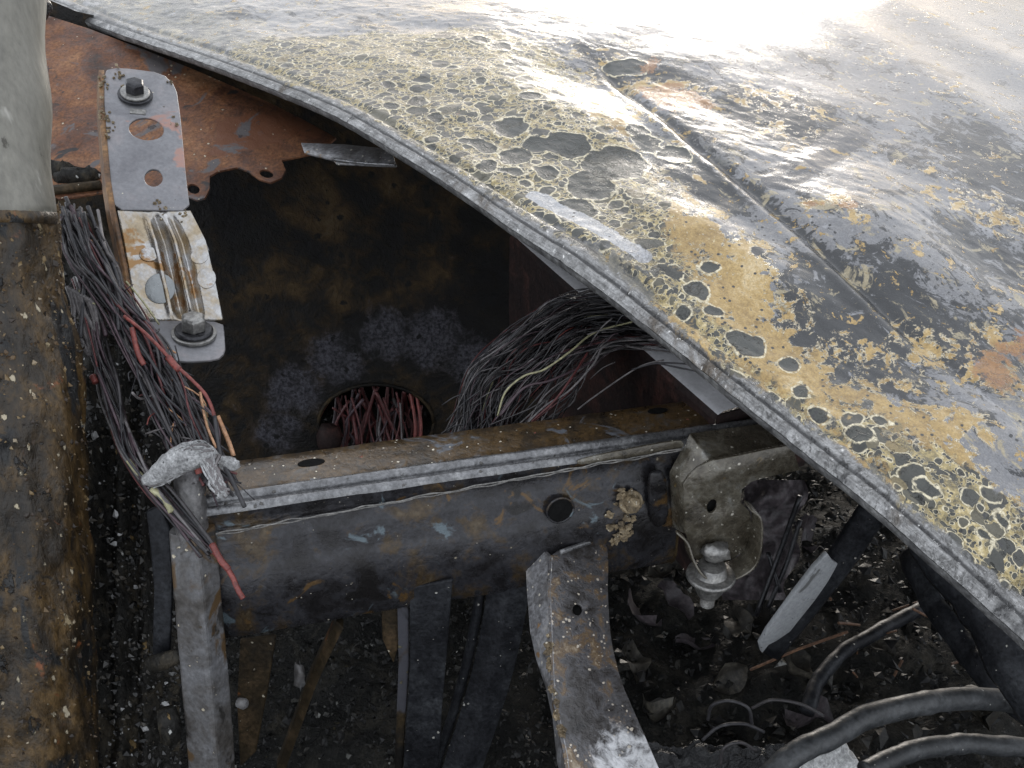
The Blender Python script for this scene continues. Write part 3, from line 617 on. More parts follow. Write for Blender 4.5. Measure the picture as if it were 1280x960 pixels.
# rusted bolt and weld lumps on the front
MB().lathe(onrail(788, 627, -.012), -SX + Vector((0, 0, .25)), [(0, .0115), (.002, .0115), (.0025, .0085), (.010, .008), (.0115, .006)], 24, hexa=(2, 3, 4)).build('rusted_bolt', M['rusty_lump'], rail, bevel=.0006)
for q in range(46):
    gx_, gy_ = ((785, 624) if q < 20 else (780, 664)); x, y = random.gauss(gx_, 9), random.gauss(gy_, 7 if q < 20 else 8)
    MB().blob(onrail(x, y, -.0115), random.uniform(.0016, .0042), q + 9, 8, 6, .9, (1, .6, 1)).build('rust_crumb', M['rusty_lump'], rail, smooth=False)
MB().plate([onrail(x, y, -.016) for x, y in roundpoly([(809, 594), (833, 588), (838, 655), (815, 663)], 1)], SX * .006).build('weld_pad', M['rail'], rail, bevel=.003, seg=3)

# ---- mount bracket
def rp(x, y, s): return onrail(x, y, s)
mount = MB()
T1, T2, T3, T4, T5 = rp(862, 541, .004), rp(1000, 522, .010), rp(992, 553, -.022), rp(962, 560, -.030), rp(888, 575, -.032)
L1, L2 = rp(836, 590, -.010), rp(854, 606, -.034)
B1, B2 = rp(840, 660, -.010), rp(856, 668, -.034)
mount.v += [T1, T2, T3, T4, T5, L1, L2, B1, B2]
mount.f += [(0, 1, 2, 3, 4), (0, 4, 6, 5), (5, 6, 8, 7)]
mk = mount.build('mount_bracket', M['mount'], rail, solid=.003, bevel=.004, seg=3)
fp = [(854, 606), (860, 597), (872, 585), (888, 576), (925, 569), (962, 561), (990, 556), (1000, 588), (965, 595), (940, 602), (928, 612), (926, 628), (938, 640), (940, 665), (930, 690), (905, 704), (880, 706), (866, 696), (860, 680), (857, 665)]
MB().plate([rp(x, y, -.0345) for x, y in fp], SX * .003, [[rp(x, y, -.0345) for x, y in pxell(890, 633, 6, 9, 14, .35)]]).build('front_plate', M['mount'], mk, bevel=.0015)
MB().plate([rp(x, y, -.029) for x, y in pxell(890, 633, 12, 14, 12)], SX * .001).build('hole', M['hole_shade'], mk)
rimp = smoothpath([rp(x, y, -.033) for x, y in [(843, 664), (853, 672), (858, 690), (868, 703), (890, 708), (912, 703), (932, 688), (940, 660), (941, 634), (931, 624)]], 5)
rr = MB(); rings = []
for i, p in enumerate(rimp):
    f = i / (len(rimp) - 1); w = .004 + .020 * min(1, f * 3.0) * (1 - .35 * max(0, (f - .75) / .25))
    nn = (rimp[min(i + 1, len(rimp) - 1)] - rimp[max(i - 1, 0)]).normalized().cross(SX).normalized() * .0024
    rings.append([p, p - SX * w, p - SX * w + nn, p + nn])
rr.loft(rings, closed=True, caps=True).build('cup_rim', M['mount'], mk, smooth=False, bevel=.0009)
MB().blob(rp(895, 690, -.044), .014, 4, 12, 8, .3, (1, .6, .75)).build('bolt_head', M['bolt_grey'], mk, smooth=True)
cst = rp(890, 706, -.046); dn_ = Vector((0, 0, -1))
st_ = MB().lathe(cst, dn_, [(.0, .013), (.010, .015), (.0105, .0225), (.013, .0235), (.0155, .0225), (.016, .014)], 26).build('washer', M['bolt_grey'], mk, smooth=False, bevel=.0006)
MB().lathe(cst + dn_ * .016, dn_, [(0, .0145), (.003, .0150), (.016, .0135), (.020, .0105)], 24, hexa=(1, 2)).build('nut', M['bolt_grey'], mk, bevel=.0006)
thr = [(.0, .0066)]
for i in range(8): thr += [(.002 * i + .0006, .0070), (.002 * i + .0016, .0056)]
MB().lathe(cst + dn_ * .034, dn_, thr, 16).build('stud_thread', M['bolt_grey'], mk)

# ---- support leg welded under the rail
lg = [(686, 696), (700, 686), (742, 672), (758, 674), (761, 700), (760, 745), (764, 800), (776, 850), (800, 905), (835, 985), (842, 1010), (712, 1010), (706, 950), (697, 905), (690, 870), (688, 830), (686, 780), (684, 740)]
pL = plane3(onrail(700, 690, -.016), onrail(755, 690, -.016), at(740, 960, .80))
leg = MB().plate([pL.hit(*p) for p in roundpoly(lg, 1)], pL.n * (-.003 if pL.n.y < 0 else .003), [[pL.hit(x, y) for x, y in pxell(722, 762, 6, 7, 12)]])
def leg_mat():
    t = NT('leg_scorched'); co = t.new('ShaderNodeTexCoord').outputs['Object']
    n1 = t.noise(co, 20, 6, .62, .6).outputs[0]; n2 = t.noise(co, 80, 6, .68, .4).outputs[0]; n3 = t.noise(co, 320, 3, .7).outputs[0]
    col = t.ramp(t.lin(t.math('ADD', t.math('MULTIPLY', n1, .55), t.math('MULTIPLY', n2, .45)), .36, .64, 0, 1), [(0, (.010, .009, .009)), (.35, (.035, .031, .029)), (.6, (.07, .068, .072)), (.8, (.11, .07, .035)), (1, (.24, .19, .13))])
    v = t.vor(co, 330); rc = t.new('ShaderNodeSeparateColor'); t.l.new(v.outputs['Color'], rc.inputs[0])
    sp_ = t.math('MULTIPLY', t.sstep(t.math('MULTIPLY_ADD', t.math('SUBTRACT', n2, .5), 2.2, v.outputs['Distance']), .40, .25), t.math('GREATER_THAN', t.math('ADD', rc.outputs[0], t.math('MULTIPLY', n1, 1.4)), 1.62))
    col = t.mix(sp_, col, (.50, .44, .36))
    def near(x, y, r):
        q = t.new('ShaderNodeVectorMath', operation='DISTANCE'); t.l.new(co, q.inputs[0]); q.inputs[1].default_value = pL.hit(x, y) - rail.location
        return t.sstep(q.outputs['Value'], r * 1.4, r * .3)
    nz = t.math('MULTIPLY', t.math('SUBTRACT', n2, .5), 2.4)
    col = t.mix(t.sstep(t.math('ADD', near(795, 965, .045), nz), .40, 1.1), col, (.55, .55, .56))
    h = t.math('ADD', n2, t.math('ADD', t.math('MULTIPLY', n3, .3), t.math('MULTIPLY', sp_, .5)))
    return t.fin(col, t.lin(n2, .35, .65, .2, .5), t.bump(h, .0014), .25, .5, .5)
lo = leg.build('support_leg', leg_mat(), rail, bevel=.0012)
nL = pL.n if pL.n.y > 0 else -pL.n; MB().plate([pL.hit(x, y) + nL * .0045 for x, y in pxell(722, 762, 11, 12, 14)], nL * .001).build('hole', M['hole_shade'], lo)
# folded side of the leg, receding into the shade
lf = [(687, 697), (684, 740), (686, 780), (688, 830), (690, 870), (697, 905), (706, 950), (712, 1010)]; lb = [(657, 702), (658, 742), (660, 782), (664, 832), (672, 870), (684, 905), (694, 950), (700, 1010)]
fr_ = [pL.hit(*p) + Vector((0, .0012, 0)) for p in lf]; bk = [pL.hit(*p) + Vector((0, .05, -.01)) for p in lb]
MB().loft([[a, b, b + AX * .003, a + AX * .003] for a, b in zip(fr_, bk)], closed=True, caps=True).build('side_flange', M['leg'], lo)
MB().tube(smoothpath([pL.hit(x, y) - Vector((0, .003, 0)) for x, y in [(700, 688), (722, 680), (745, 673), (757, 671)]], 4), .0032, 7, flat=.6).build('weld_seam', M['bead'], lo, smooth=True)
for q in range(44):      # crust along the folded corner
    f = random.random(); x = 686 + 16 * f ** 2 + random.uniform(-3, 3); y = 790 + 130 * f
    MB().blob(pL.hit(x, y) - Vector((0, .001, 0)), random.uniform(.0009, .0030), q, 7, 5, .9).build('crust_lump', M['rusty_lump'], lo)


# ================================================================== STEEL BRACKET upper left
pT = plane3(at(125, 90, 1.00), at(225, 90, 1.03), at(185, 262, .925))
br = thing('steel_bracket', 'pale grey steel bracket with two bolts and a folded lower half', 'bracket', tuple(at(240, 440, .93)))
top = roundpoly([(129, 88), (150, 84), (203, 91), (220, 108), (225, 140), (229, 180), (233, 225), (238, 263), (190, 262), (143, 262), (137, 225), (133, 180), (129, 130)], 1)
nT = pT.n if pT.n.y > 0 else -pT.n
MB().plate([pT.hit(*p) for p in top], nT * .003, [[pT.hit(x, y) for x, y in pxell(183, 161, 22, 14, 22, .12)], [pT.hit(x, y) for x, y in pxell(192, 222, 11.5, 11, 18)]]).build('upper_plate', M['plate'], br, bevel=.0009)
# lower half: bent back, with two pressed channels
pB = plane3(pT.hit(145, 263), pT.hit(238, 263), at(225, 400, .925))
nB_ = pB.n if pB.n.y > 0 else -pB.n
def lowpt(x, y, lift=0.0): return pB.hit(x, y) - nB_ * lift
NXl, NYl = 46, 40; rows = []
for j in range(NYl + 1):
    f = j / NYl; y = 263 + f * 137
    xl = 147 + f * 25; xr = np.interp(y, [263, 300, 345, 400], [238, 257, 268, 279])
    r = []
    for i in range(NXl + 1):
        g = i / NXl; x = xl + (xr - xl) * g
        env = min(1, f / .14) * min(1, (1 - f) / .12)
        c1 = .50 + .03 * f; prof = -math.exp(-((g - c1) / .055) ** 2) * .010 + math.exp(-((g - c1 - .115) / .05) ** 2) * .006 - math.exp(-((g - c1 - .21) / .045) ** 2) * .007
        edge = .003 * math.exp(-((g - c1 + .12) / .04) ** 2)
        r.append(lowpt(x, y + 2 * math.sin(g * 3), env * (prof + edge) + .0008 * mnoise.noise(Vector((g * 6, f * 6, 1)))))
    rows.append(r)
MB().loft(rows).build('lower_plate', M['plate_low'], br, smooth=True, solid=.0025)
pF = plane3(lowpt(170, 401), lowpt(279, 401), at(240, 450, .885)); nF_ = pF.n if pF.n.y > 0 else -pF.n
foot = roundpoly([(171, 402), (225, 400), (279, 402), (281, 420), (282, 440), (272, 449), (226, 452), (205, 446), (188, 430)], 1)
MB().plate([pF.hit(*p) for p in foot], nF_ * .003).build('foot_plate', M['plate'], br, bevel=.0009)
# rear wing seen white at the right of the fold
MB().plate([lowpt(x, y, -.004) for x, y in [(232, 264), (240, 266), (257, 300), (262, 312), (232, 306)]], nB_ * .002).build('wing', M['plate'], br)
# left flange
fo = [(122, 86), (126, 130), (131, 180), (135, 225), (141, 262), (150, 300), (158, 350), (166, 402), (172, 410)]
fi = [(129, 88), (129, 130), (133, 180), (137, 225), (143, 262), (149, 290), (158, 335), (166, 380), (172, 404)]
fr_ = [pT.hit(*p) if p[1] < 263 else lowpt(*p) for p in fi]
MB().loft([[a - AX * .0006, a - AX * .004 + nT * .016, a - AX * .007 + nT * .016, a - AX * .004 - nT * .0005] for a in fr_], closed=True, caps=True).build('side_flange', M['flange'], br)
MB().loft([[a + AX * .001 - nT * .0005, a - AX * .004 - nT * .001, a - AX * .005 + nT * .004, a + nT * .003] for a in fr_], closed=True, caps=True).build('folded_edge', M['flange'], br, smooth=True)
for (x, y, rx, ry, mt, pl) in [(200, 361, 19, 19, 'stain_blue', lowpt), (258, 348, 12, 13, 'plate_low', lowpt), (186, 318, 12, 9, 'plate_low', lowpt), (249, 321, 11, 9, 'plate_low', lowpt)]:
    MB().plate([pl(px_, py_, .0014) for px_, py_ in pxell(x, y, rx, ry, 20)], nB_ * .0016).build('pressed_disc', M[mt], br, bevel=.0004)
def hexbolt(parent, o, ax, r, mats=('bolt_dark', 'bolt_grey')):
    ax = ax.normalized()
    b = MB().lathe(o, ax, [(.0, r * 1.02), (r * .15, r * 1.02), (r * .95, r), (r * 1.15, r * .8)], 36, hexa=(0, 1, 2, 3)).build('bolt', M[mats[0]], parent, bevel=.0005)
    MB().lathe(o - ax * r * .35, ax, [(0, r * 1.5), (r * .2, r * 1.5), (r * .34, r * 1.35)], 28).build('washer', M[mats[1]], b, bevel=.0004)
    MB().lathe(o - ax * r * .62, ax, [(0, r * 1.75), (r * .25, r * 1.75)], 28).build('flat_washer', M[mats[0]], b, bevel=.0003)
    return b
hexbolt(br, pT.hit(169, 119) - nT * .006, (-nT + Vector((.0, .05, .25))), .0095)
hexbolt(br, pF.hit(242, 418) - nF_ * .007, (-nF_ * .9 + Vector((0, 0, .5))), .0115, ('bolt_grey', 'bolt_dark'))
MB().plate([pT.hit(x, y) - nT * .001 for x, y in [(163, 136), (183, 138), (182, 144), (162, 142)]], nT * .0008).build('stamped_tab', M['bolt_grey'], br)
for q in range(70):
    x, y = random.choice([(128, 105), (130, 145), (136, 160), (134, 150), (212, 104), (216, 145), (196, 262), (228, 268), (150, 90)]); x += random.gauss(0, 4); y += random.gauss(0, 7)
    MB().blob((pT.hit(x, y) if y < 263 else lowpt(x, y)) - nT * .0006, random.uniform(.0006, .0019), q + 40, 7, 5, .9).build('ash_crumb', M['rusty_lump'], br)

# ================================================================== RUSTED PANEL behind the bracket
pR = plane3(at(60, 30, 1.40), at(350, 215, 1.22), at(60, 240, 1.20))
nR = pR.n if pR.n.y > 0 else -pR.n
rp_ = thing('rusted_panel', 'orange brown rusted sheet with two eyelet tabs under the hood edge', 'metal sheet', tuple(pR.hit(200, 240)))
ro_ = [(20, -10), (62, 20), (112, 36), (180, 62), (250, 90), (330, 125), (380, 150), (420, 172), (400, 190), (372, 196), (352, 200), (357, 212), (352, 222), (338, 228), (324, 224), (310, 214), (296, 209), (272, 214), (262, 220), (262, 236), (256, 247), (246, 250), (236, 246), (225, 240), (180, 242), (130, 240), (95, 246), (60, 250), (20, 250)]
MB().plate([pR.hit(*p) for p in ro_], nR * .003, [[pR.hit(x, y) for x, y in pxell(333, 217, 9, 5, 14, .25)], [pR.hit(x, y) for x, y in pxell(242, 236, 8, 6, 14, .4)]]).build('sheet', M['rust'], rp_, bevel=.0012)
for q, (x, y, r) in enumerate([(95, 225, .02), (75, 215, .015), (110, 222, .014)]):
    MB().blob(pR.hit(x, y) - nR * .004, r, q + 70, 12, 8, .5, (1.2, .4, .7)).build('crust_patch', M['crust'], rp_, smooth=True)
MB().tube([pR.hit(62, 243) - nR * .006, pR.hit(128, 236) - nR * .006], .006, 8).build('lower_ledge', M['brown_steel'], rp_, smooth=True)

tag(MB().blob(at(50, 6, 1.2), .013, 8, 16, 12, .25, (1, 1, 1.2)).build('rubber_buffer', M['gloss_char'], None, smooth=True), 'small black rubber buffer beside the pale pipe at the hood corner', 'buffer')
# ================================================================== BULKHEAD (sooty wall with the cable opening)
pW = plane3(at(300, 200, 1.50), at(700, 200, 1.56), at(400, 540, 1.62)); nW = pW.n if pW.n.y > 0 else -pW.n
bk_ = thing('bulkhead_panel', 'sooty dark bulkhead sheet with a round cable hole behind the rail', 'metal panel', tuple(pW.hit(470, 700)))
def bulk_mat():
    t = NT('bulkhead_burnt'); co = t.new('ShaderNodeTexCoord').outputs['Object']
    n1 = t.noise(co, 7, 6, .6, .6).outputs[0]; n2 = t.noise(co, 34, 6, .68, .5).outputs[0]; n3 = t.noise(co, 180, 4, .7).outputs[0]
    col = t.ramp(t.lin(t.math('ADD', t.math('MULTIPLY', n1, .6), t.math('MULTIPLY', n2, .4)), .36, .64, 0, 1), [(0, (.003, .003, .004)), (.42, (.008, .007, .006)), (.62, (.022, .015, .008)), (.85, (.055, .035, .015)), (1, (.075, .055, .03))])
    f = None
    for (x, y, r) in [(350, 540, .045), (372, 490, .05), (420, 450, .05), (480, 420, .05), (540, 425, .06), (590, 450, .05), (350, 500, .03)]:
        q = t.new('ShaderNodeVectorMath', operation='DISTANCE'); t.l.new(co, q.inputs[0]); q.inputs[1].default_value = pW.hit(x, y) - bk_.location
        e = t.sstep(q.outputs['Value'], r * 1.5, r * .3); f = e if f is None else t.math('MAXIMUM', f, e)
    f = t.sstep(t.math('ADD', f, t.math('MULTIPLY', t.math('SUBTRACT', n2, .5), 2.6)), .30, 1.1)
    col = t.mix(f, col, t.mix(t.sstep(n3, .35, .65), (.015, .015, .018), (.07, .068, .08)))
    v = t.vor(co, 60); rc = t.new('ShaderNodeSeparateColor'); t.l.new(v.outputs['Color'], rc.inputs[0])
    col = t.mix(t.math('MULTIPLY', t.sstep(t.math('ADD', v.outputs['Distance'], t.math('SUBTRACT', n3, .5)), .4, .2), t.math('GREATER_THAN', rc.outputs[0], .8)), col, (.006, .006, .006))
    h = t.math('ADD', n2, t.math('MULTIPLY', n3, .4))
    return t.fin(col, t.lin(n2, .35, .65, .45, .75), t.bump(h, .006), 0.0, .2)
hole = [(470 + 72 * math.cos(a), 528 + 48 * math.sin(a)) for a in [2 * math.pi * k / 28 for k in range(28)]]
def wall_top(x, z_):
    lo_, hi_ = -200.0, 700.0
    for _ in range(30):
        m_ = (lo_ + hi_) / 2
        if pW.hit(x, m_).z > z_: lo_ = m_
        else: hi_ = m_
    return (x, lo_)
MB().plate([pW.hit(*p) for p in [wall_top(-260, .30), wall_top(40, .275), wall_top(95, .25), wall_top(170, .23), wall_top(300, .20), wall_top(420, .18), wall_top(760, .16), (800, 760), (-260, 760)]], nW * .004, [[pW.hit(*p) for p in hole]]).build('sheet', bulk_mat(), bk_)
MB().tube([pW.hit(*p) - nW * .002 for p in hole] + [pW.hit(*hole[0]) - nW * .002], .003, 7).build('hole_rim', M['soot'], bk_, smooth=True)
# back plate of the cavity so that the hole looks into the dark
MB().plate([pW.hit(*p) + nW * .16 for p in [(330, 400), (640, 400), (640, 680), (330, 680)]], nW * .004).build('cavity_shade_back', M['hole_shade'], bk_)
sl = MB().blob(pW.hit(412, 545) - nW * .012, .026, 3, 12, 9, .2, (.8, .8, 1)); sl.build('grommet', M['red_brown'], bk_, smooth=True)
# hood striker flange seen under the hood edge
hf = thing('hinge_flange', 'bent dark steel flange with bright lip under the hood edge', 'flange', tuple(at(450, 205, 1.15)))
pH = plane3(at(380, 185, 1.17), at(550, 210, 1.10), at(420, 208, 1.13)); nH = pH.n if pH.n.y > 0 else -pH.n
MB().plate([pH.hit(*p) for p in [(376, 178), (430, 180), (488, 186), (492, 196), (496, 207), (420, 204), (416, 199), (380, 190)]], nH * .003).build('plate', M['leg'], hf, bevel=.001)
MB().tube(smoothpath([pH.hit(x, y) - nH * .002 for x, y in [(492, 186), (510, 190), (524, 204), (552, 216)]], 5), .0022, 6).build('lip', M['bead'], hf, smooth=True)
MB().tube(smoothpath([pH.hit(x, y) - nH * .002 for x, y in [(416, 201), (455, 206), (494, 208)]], 4), .0016, 6).build('lip', M['bead'], hf, smooth=True)

# ================================================================== FENDER RAIL (grey painted box under the hood)
fr = thing('fender_rail', 'pale grey painted box rail running back under the hood edge', 'rail', tuple(atz(890, 518, -.1)))
g0, g1 = atz(893, 520, .012), atz(636, 293, .03); dirg = (g1 - g0).normalized(); g0b = g0 - dirg * .0; g1b = g1 + dirg * .0
sd = Vector((dirg.y, -dirg.x, 0)).normalized()
rw = .12
def gp(f, s, z_): return g0b + (g1b - g0b) * f + sd * s + Vector((0, 0, z_))
ring0 = [(0, 0), (rw, .0), (rw, -.09), (0, -.09)]
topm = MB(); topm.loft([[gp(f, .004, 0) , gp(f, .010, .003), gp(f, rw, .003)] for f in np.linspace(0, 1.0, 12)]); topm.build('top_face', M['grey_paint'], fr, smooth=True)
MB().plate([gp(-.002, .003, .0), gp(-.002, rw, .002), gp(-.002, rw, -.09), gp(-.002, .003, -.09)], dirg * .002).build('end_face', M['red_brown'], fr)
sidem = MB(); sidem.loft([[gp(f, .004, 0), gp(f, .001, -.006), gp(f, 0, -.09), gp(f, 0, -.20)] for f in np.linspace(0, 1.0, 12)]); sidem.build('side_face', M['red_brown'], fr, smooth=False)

# ================================================================== WIRES
def wires(parent, n, starts, mids, ends, rad, weights, steps=6, jit=.004):
    for k in range(n):
        pts = []
        for grp in [starts] + mids + [ends]:
            pts.append(grp(k / max(1, n - 1)))
        pts = [p + Vector((random.gauss(0, jit), random.gauss(0, jit), random.gauss(0, jit))) for p in pts]
        m = random.choices(WM, weights)[0]; r = rad * random.uniform(.7, 1.25)
        MB().tube(smoothpath(pts, steps), r, 5).build('wire', m, parent, smooth=True)
def lerpc(a, b, d0, d1, sp=0.0):
    def f(t_):
        q = min(1, max(0, t_ + random.gauss(0, sp))); return at(a[0] + (b[0] - a[0]) * q, a[1] + (b[1] - a[1]) * q, d0 + (d1 - d0) * random.random())
    return f
wh = thing('wire_harness', 'thick fan of naked charred wires arching from under hood down behind rail', 'wires', tuple(at(600, 530, 1.0)))
wires(wh, 250, lerpc((905, 400), (880, 455), 1.00, 1.09), [lerpc((815, 368), (815, 432), 1.01, 1.09, .05), lerpc((745, 366), (765, 428), 1.01, 1.10, .08), lerpc((690, 378), (725, 440), 1.00, 1.10, .10),
      lerpc((630, 422), (690, 470), .99, 1.08, .12), lerpc((585, 470), (650, 505), .99, 1.06, .12)], lerpc((562, 545), (640, 548), .99, 1.05, .12), .00065, [7, 6, 2.2, 1.6, .04, .03, .06, .6], 6, .0035)
wires(wh, 26, lerpc((880, 420), (880, 440), 1.00, 1.05), [lerpc((800, 420), (805, 436), 1.0, 1.05), lerpc((752, 425), (770, 432), .99, 1.03, .1), lerpc((690, 450), (745, 452), .98, 1.02, .2), lerpc((650, 490), (715, 495), .97, 1.0, .2)],
      lerpc((610, 540), (680, 545), .97, 1.0, .2), .0008, [2, 4, 4, 2.5, .2, .15, .2, .8], 6, .004)
for pts, m, r in [([(800, 400, 1.02), (745, 415, 1.0), (712, 440, .975), (680, 462, .97), (655, 470, .97), (632, 490, .965), (622, 520, .965)], 5, .0010), ([(880, 425, 1.0), (790, 425, 1.0), (756, 432, .98), (742, 455, .97), (712, 488, .965), (685, 505, .96), (668, 520, .955), (655, 535, .95)], 2, .0011),
                  ([(735, 440, .99), (716, 470, .97), (694, 500, .96), (670, 522, .955), (650, 540, .95)], 7, .0012), ([(745, 450, .99), (690, 475, .97), (655, 485, .965), (625, 520, .96)], 3, .0013)]:
    MB().tube(smoothpath([at(*p) for p in pts], 8), r, 6).build('wire', WM[m], wh, smooth=True)
for k in range(40):    # broken strand ends over the fan
    f = random.random(); a = at(590 + 200 * f + random.gauss(0, 10), 500 - 95 * f + random.gauss(0, 14), .99 + .02 * random.random()); q = Vector((-.022, -.006, -.018)) * random.uniform(.4, 1.4) + Vector((random.gauss(0, .006), random.gauss(0, .004), random.gauss(0, .006)))
    MB().tube(smoothpath([a, a + q * .5 + Vector((0, 0, .003)), a + q], 3), random.uniform(.0004, .0008), 4).build('broken_strand', random.choices(WM, [3, 4, 4, 3, .3, .4, .8, .8])[0], wh, smooth=True)
tw = thing('loose_wire', 'single thin wire reaching from grey rail to back of frame rail', 'wire', tuple(at(720, 512, .96)))
for pts in [[(722, 512, .96), (740, 498, .965), (780, 470, .97), (805, 456, .96), (830, 450, .95)], [(790, 462, .96), (822, 454, .945), (870, 456, .93), (920, 462, .92)], [(822, 454, .945), (860, 462, .93), (915, 472, .92)]]:
    MB().tube(smoothpath([at(*p) for p in pts], 6), .0009, 5).build('strand', WM[2 if pts[0][0] < 780 else 0], tw, smooth=True)
rw_ = thing('cable_bunch', 'dull red melted cable strands inside the round bulkhead hole', 'wires', tuple(pW.hit(460, 560)))
for k in range(52):
    x = random.uniform(412, 520); a = pW.hit(x + random.gauss(0, 12), 565) + nW * random.uniform(-.01, .06); b = pW.hit(x + random.gauss(0, 10), random.uniform(484, 515)) + nW * random.uniform(.0, .07)
    mid = (a + b) / 2 + Vector((random.gauss(0, .012), random.gauss(0, .01), 0))
    MB().tube(smoothpath([a, mid, b], 5), random.uniform(.0012, .0032), 6).build('strand', random.choices([WM[4], WM[7], WM[2], WM[3]], [.9, 5, .5, 1.5])[0], rw_, smooth=True)
for x in (516, 523): MB().tube(smoothpath([pW.hit(x, 565) - nW * .01, pW.hit(x + 3, 530) - nW * .01, pW.hit(x - 3, 490) + nW * .01], 5), .003, 6).build('strand', WM[4], rw_, smooth=True)

lh = thing('hanging_harness', 'ragged bundle of burnt black wires with red ends hanging beside the column', 'wires', tuple(at(150, 420, .86)))
W1 = [10, 6, 1.6, 4, .10, .03, .08, .3]
wires(lh, 80, lerpc((70, 262), (105, 275), .86, .90), [lerpc((88, 320), (125, 325), .85, .90), lerpc((125, 372), (160, 380), .84, .88, .1), lerpc((155, 430), (198, 425), .83, .87, .1), lerpc((185, 490), (228, 480), .82, .86, .1), lerpc((212, 545), (255, 540), .815, .85, .1)],
      lerpc((240, 600), (285, 610), .81, .84, .15), .0012, W1, 6, .004)
wires(lh, 26, lerpc((95, 350), (125, 370), .85, .88), [lerpc((108, 420), (125, 430), .84, .87), lerpc((130, 490), (145, 490), .83, .86), lerpc((150, 560), (165, 560), .815, .84), lerpc((190, 620), (205, 612), .80, .82)], lerpc((255, 690), (272, 690), .785, .80), .0012, W1, 6, .003)
wires(lh, 14, lerpc((75, 262), (110, 268), .87, .89), [lerpc((84, 300), (130, 305), .86, .90), lerpc((100, 345), (150, 350), .85, .88)], lerpc((110, 415), (165, 420), .84, .86), .0022, [6, 3, 3, 2, 0, 0, 0, 0], 6, .004)
for pts, m, r in [([(155, 395, .83), (180, 415, .825), (205, 440, .82), (218, 455, .82), (240, 475, .815), (258, 495, .81), (268, 520, .81), (272, 545, .81)], 4, .0015), ([(165, 410, .825), (172, 440, .82), (180, 456, .82)], 4, .0022), ([(268, 520, .81), (276, 570, .80), (290, 600, .795), (306, 634, .79)], 0, .0018),
                  ([(250, 560, .81), (246, 580, .805), (249, 592, .805)], 4, .003), ([(210, 446, .82), (218, 456, .82), (224, 462, .818)], 4, .0030), ([(116, 470, .845), (120, 478, .842)], 4, .0032), ([(268, 690, .785), (280, 705, .78), (290, 720, .78), (298, 738, .775), (304, 748, .775)], 4, .0022), ([(265, 680, .785), (276, 700, .78), (286, 712, .78)], 4, .0026),
                  ([(250, 490, .83), (258, 530, .825), (270, 560, .82)], 6, .0012), ([(254, 505, .83), (262, 545, .825)], 5, .001), ([(272, 520, .83), (285, 550, .83), (292, 570, .83)], 6, .002), ([(190, 610, .80), (205, 625, .80), (215, 640, .795)], 5, .003), ([(160, 575, .81), (172, 590, .81), (190, 605, .805)], 5, .0022)]:
    MB().tube(smoothpath([at(*p) for p in pts], 6), r, 6).build('wire', WM[m], lh, smooth=True)
for k in range(90):    # frayed broken strands sticking out of the bundle
    f = random.random(); x = 95 + 170 * f + random.gauss(0, 16); y = 290 + 310 * f + random.gauss(0, 10); d = .885 - .07 * f - .012
    a = at(x, y, d); q = Vector((random.gauss(.010, .014), random.gauss(-.004, .008), random.gauss(-.022, .014)))
    MB().tube(smoothpath([a, a + q * .5 + Vector((random.gauss(0, .004), 0, random.gauss(0, .004))), a + q], 3), random.uniform(.0005, .0011), 4).build('frayed_strand', random.choices(WM, [6, 4, 3, 3, .5, .3, .6, .6])[0], lh, smooth=True)
for k in range(9):     # matted fibre of a burst sleeve
    x0 = 84 + k * 3.5; pts = [at(x0, 358 + k * 2, .85), at(x0 + 6 + random.uniform(-4, 6), 385, .848), at(x0 + 10 + random.uniform(-4, 8), 410, .845), at(112 + k * 1.2, 445, .845)]
    MB().tube(smoothpath(pts, 5), .0022, 5).build('fibre_strand', WM[2], lh, smooth=True)

# ================================================================== FIBRE SLEEVE over the strut
fth = thing('fibre_sleeve', 'pale frayed glass fibre sleeve wrapped over the top of the upright strut', 'sleeve', tuple(at(235, 590, .79)))
pth = smoothpath([at(*p) for p in [(180, 602, .80), (197, 594, .795), (216, 580, .79), (238, 570, .786), (258, 567, .785), (272, 574, .788)]], 6)
cr = MB().tube(pth, [.004 + .007 * math.sin(math.pi * min(1, i / (len(pth) - 1) * 1.02)) for i in range(len(pth))], 14, flat=.75)
for i, p in enumerate(cr.v): cr.v[i] = p + Vector((0, 0, .002 * mnoise.noise(p * 240)))
cr.build('core', M['fibre'], fth, smooth=True)
for k in range(130):
    a0 = random.uniform(0, 6.28); tw_ = random.uniform(-2, 2); i0_ = random.randint(0, 10); i1_ = random.randint(i0_ + 8, len(pth) - 1); pts = []
    for i in range(i0_, i1_ + 1, 3):
        f = i / (len(pth) - 1); rr_ = .0045 + .0072 * math.sin(math.pi * min(1, f * 1.02)); a = a0 + tw_ * f
        pts.append(pth[i] + Vector((math.cos(a) * .3 * rr_, math.cos(a) * -.5 * rr_, math.sin(a) * rr_)) + Vector((random.gauss(0, .0008),) * 3))
    if len(pts) > 2: MB().tube(smoothpath(pts, 3), random.uniform(.0005, .001), 4).build('fibre_strand', M['fibre'] if k % 3 else WM[2], fth, smooth=True)
for k in range(34):
    pts = [at(random.gauss(256, 7), 568, .783), at(random.gauss(264, 5), 588, .779), at(random.gauss(272, 4), 606, .776), at(random.gauss(278, 4), random.uniform(610, 624), .775)]
    MB().tube(smoothpath(pts, 4), random.uniform(.0007, .0015), 4).build('fibre_strand', M['fibre'] if k % 2 else WM[2], fth, smooth=True)
MB().blob(at(286, 580, .80), .008, 3, 12, 8, .4, (1.1, .6, .8)).build('fibre_tuft', M['fibre'], fth, smooth=True)

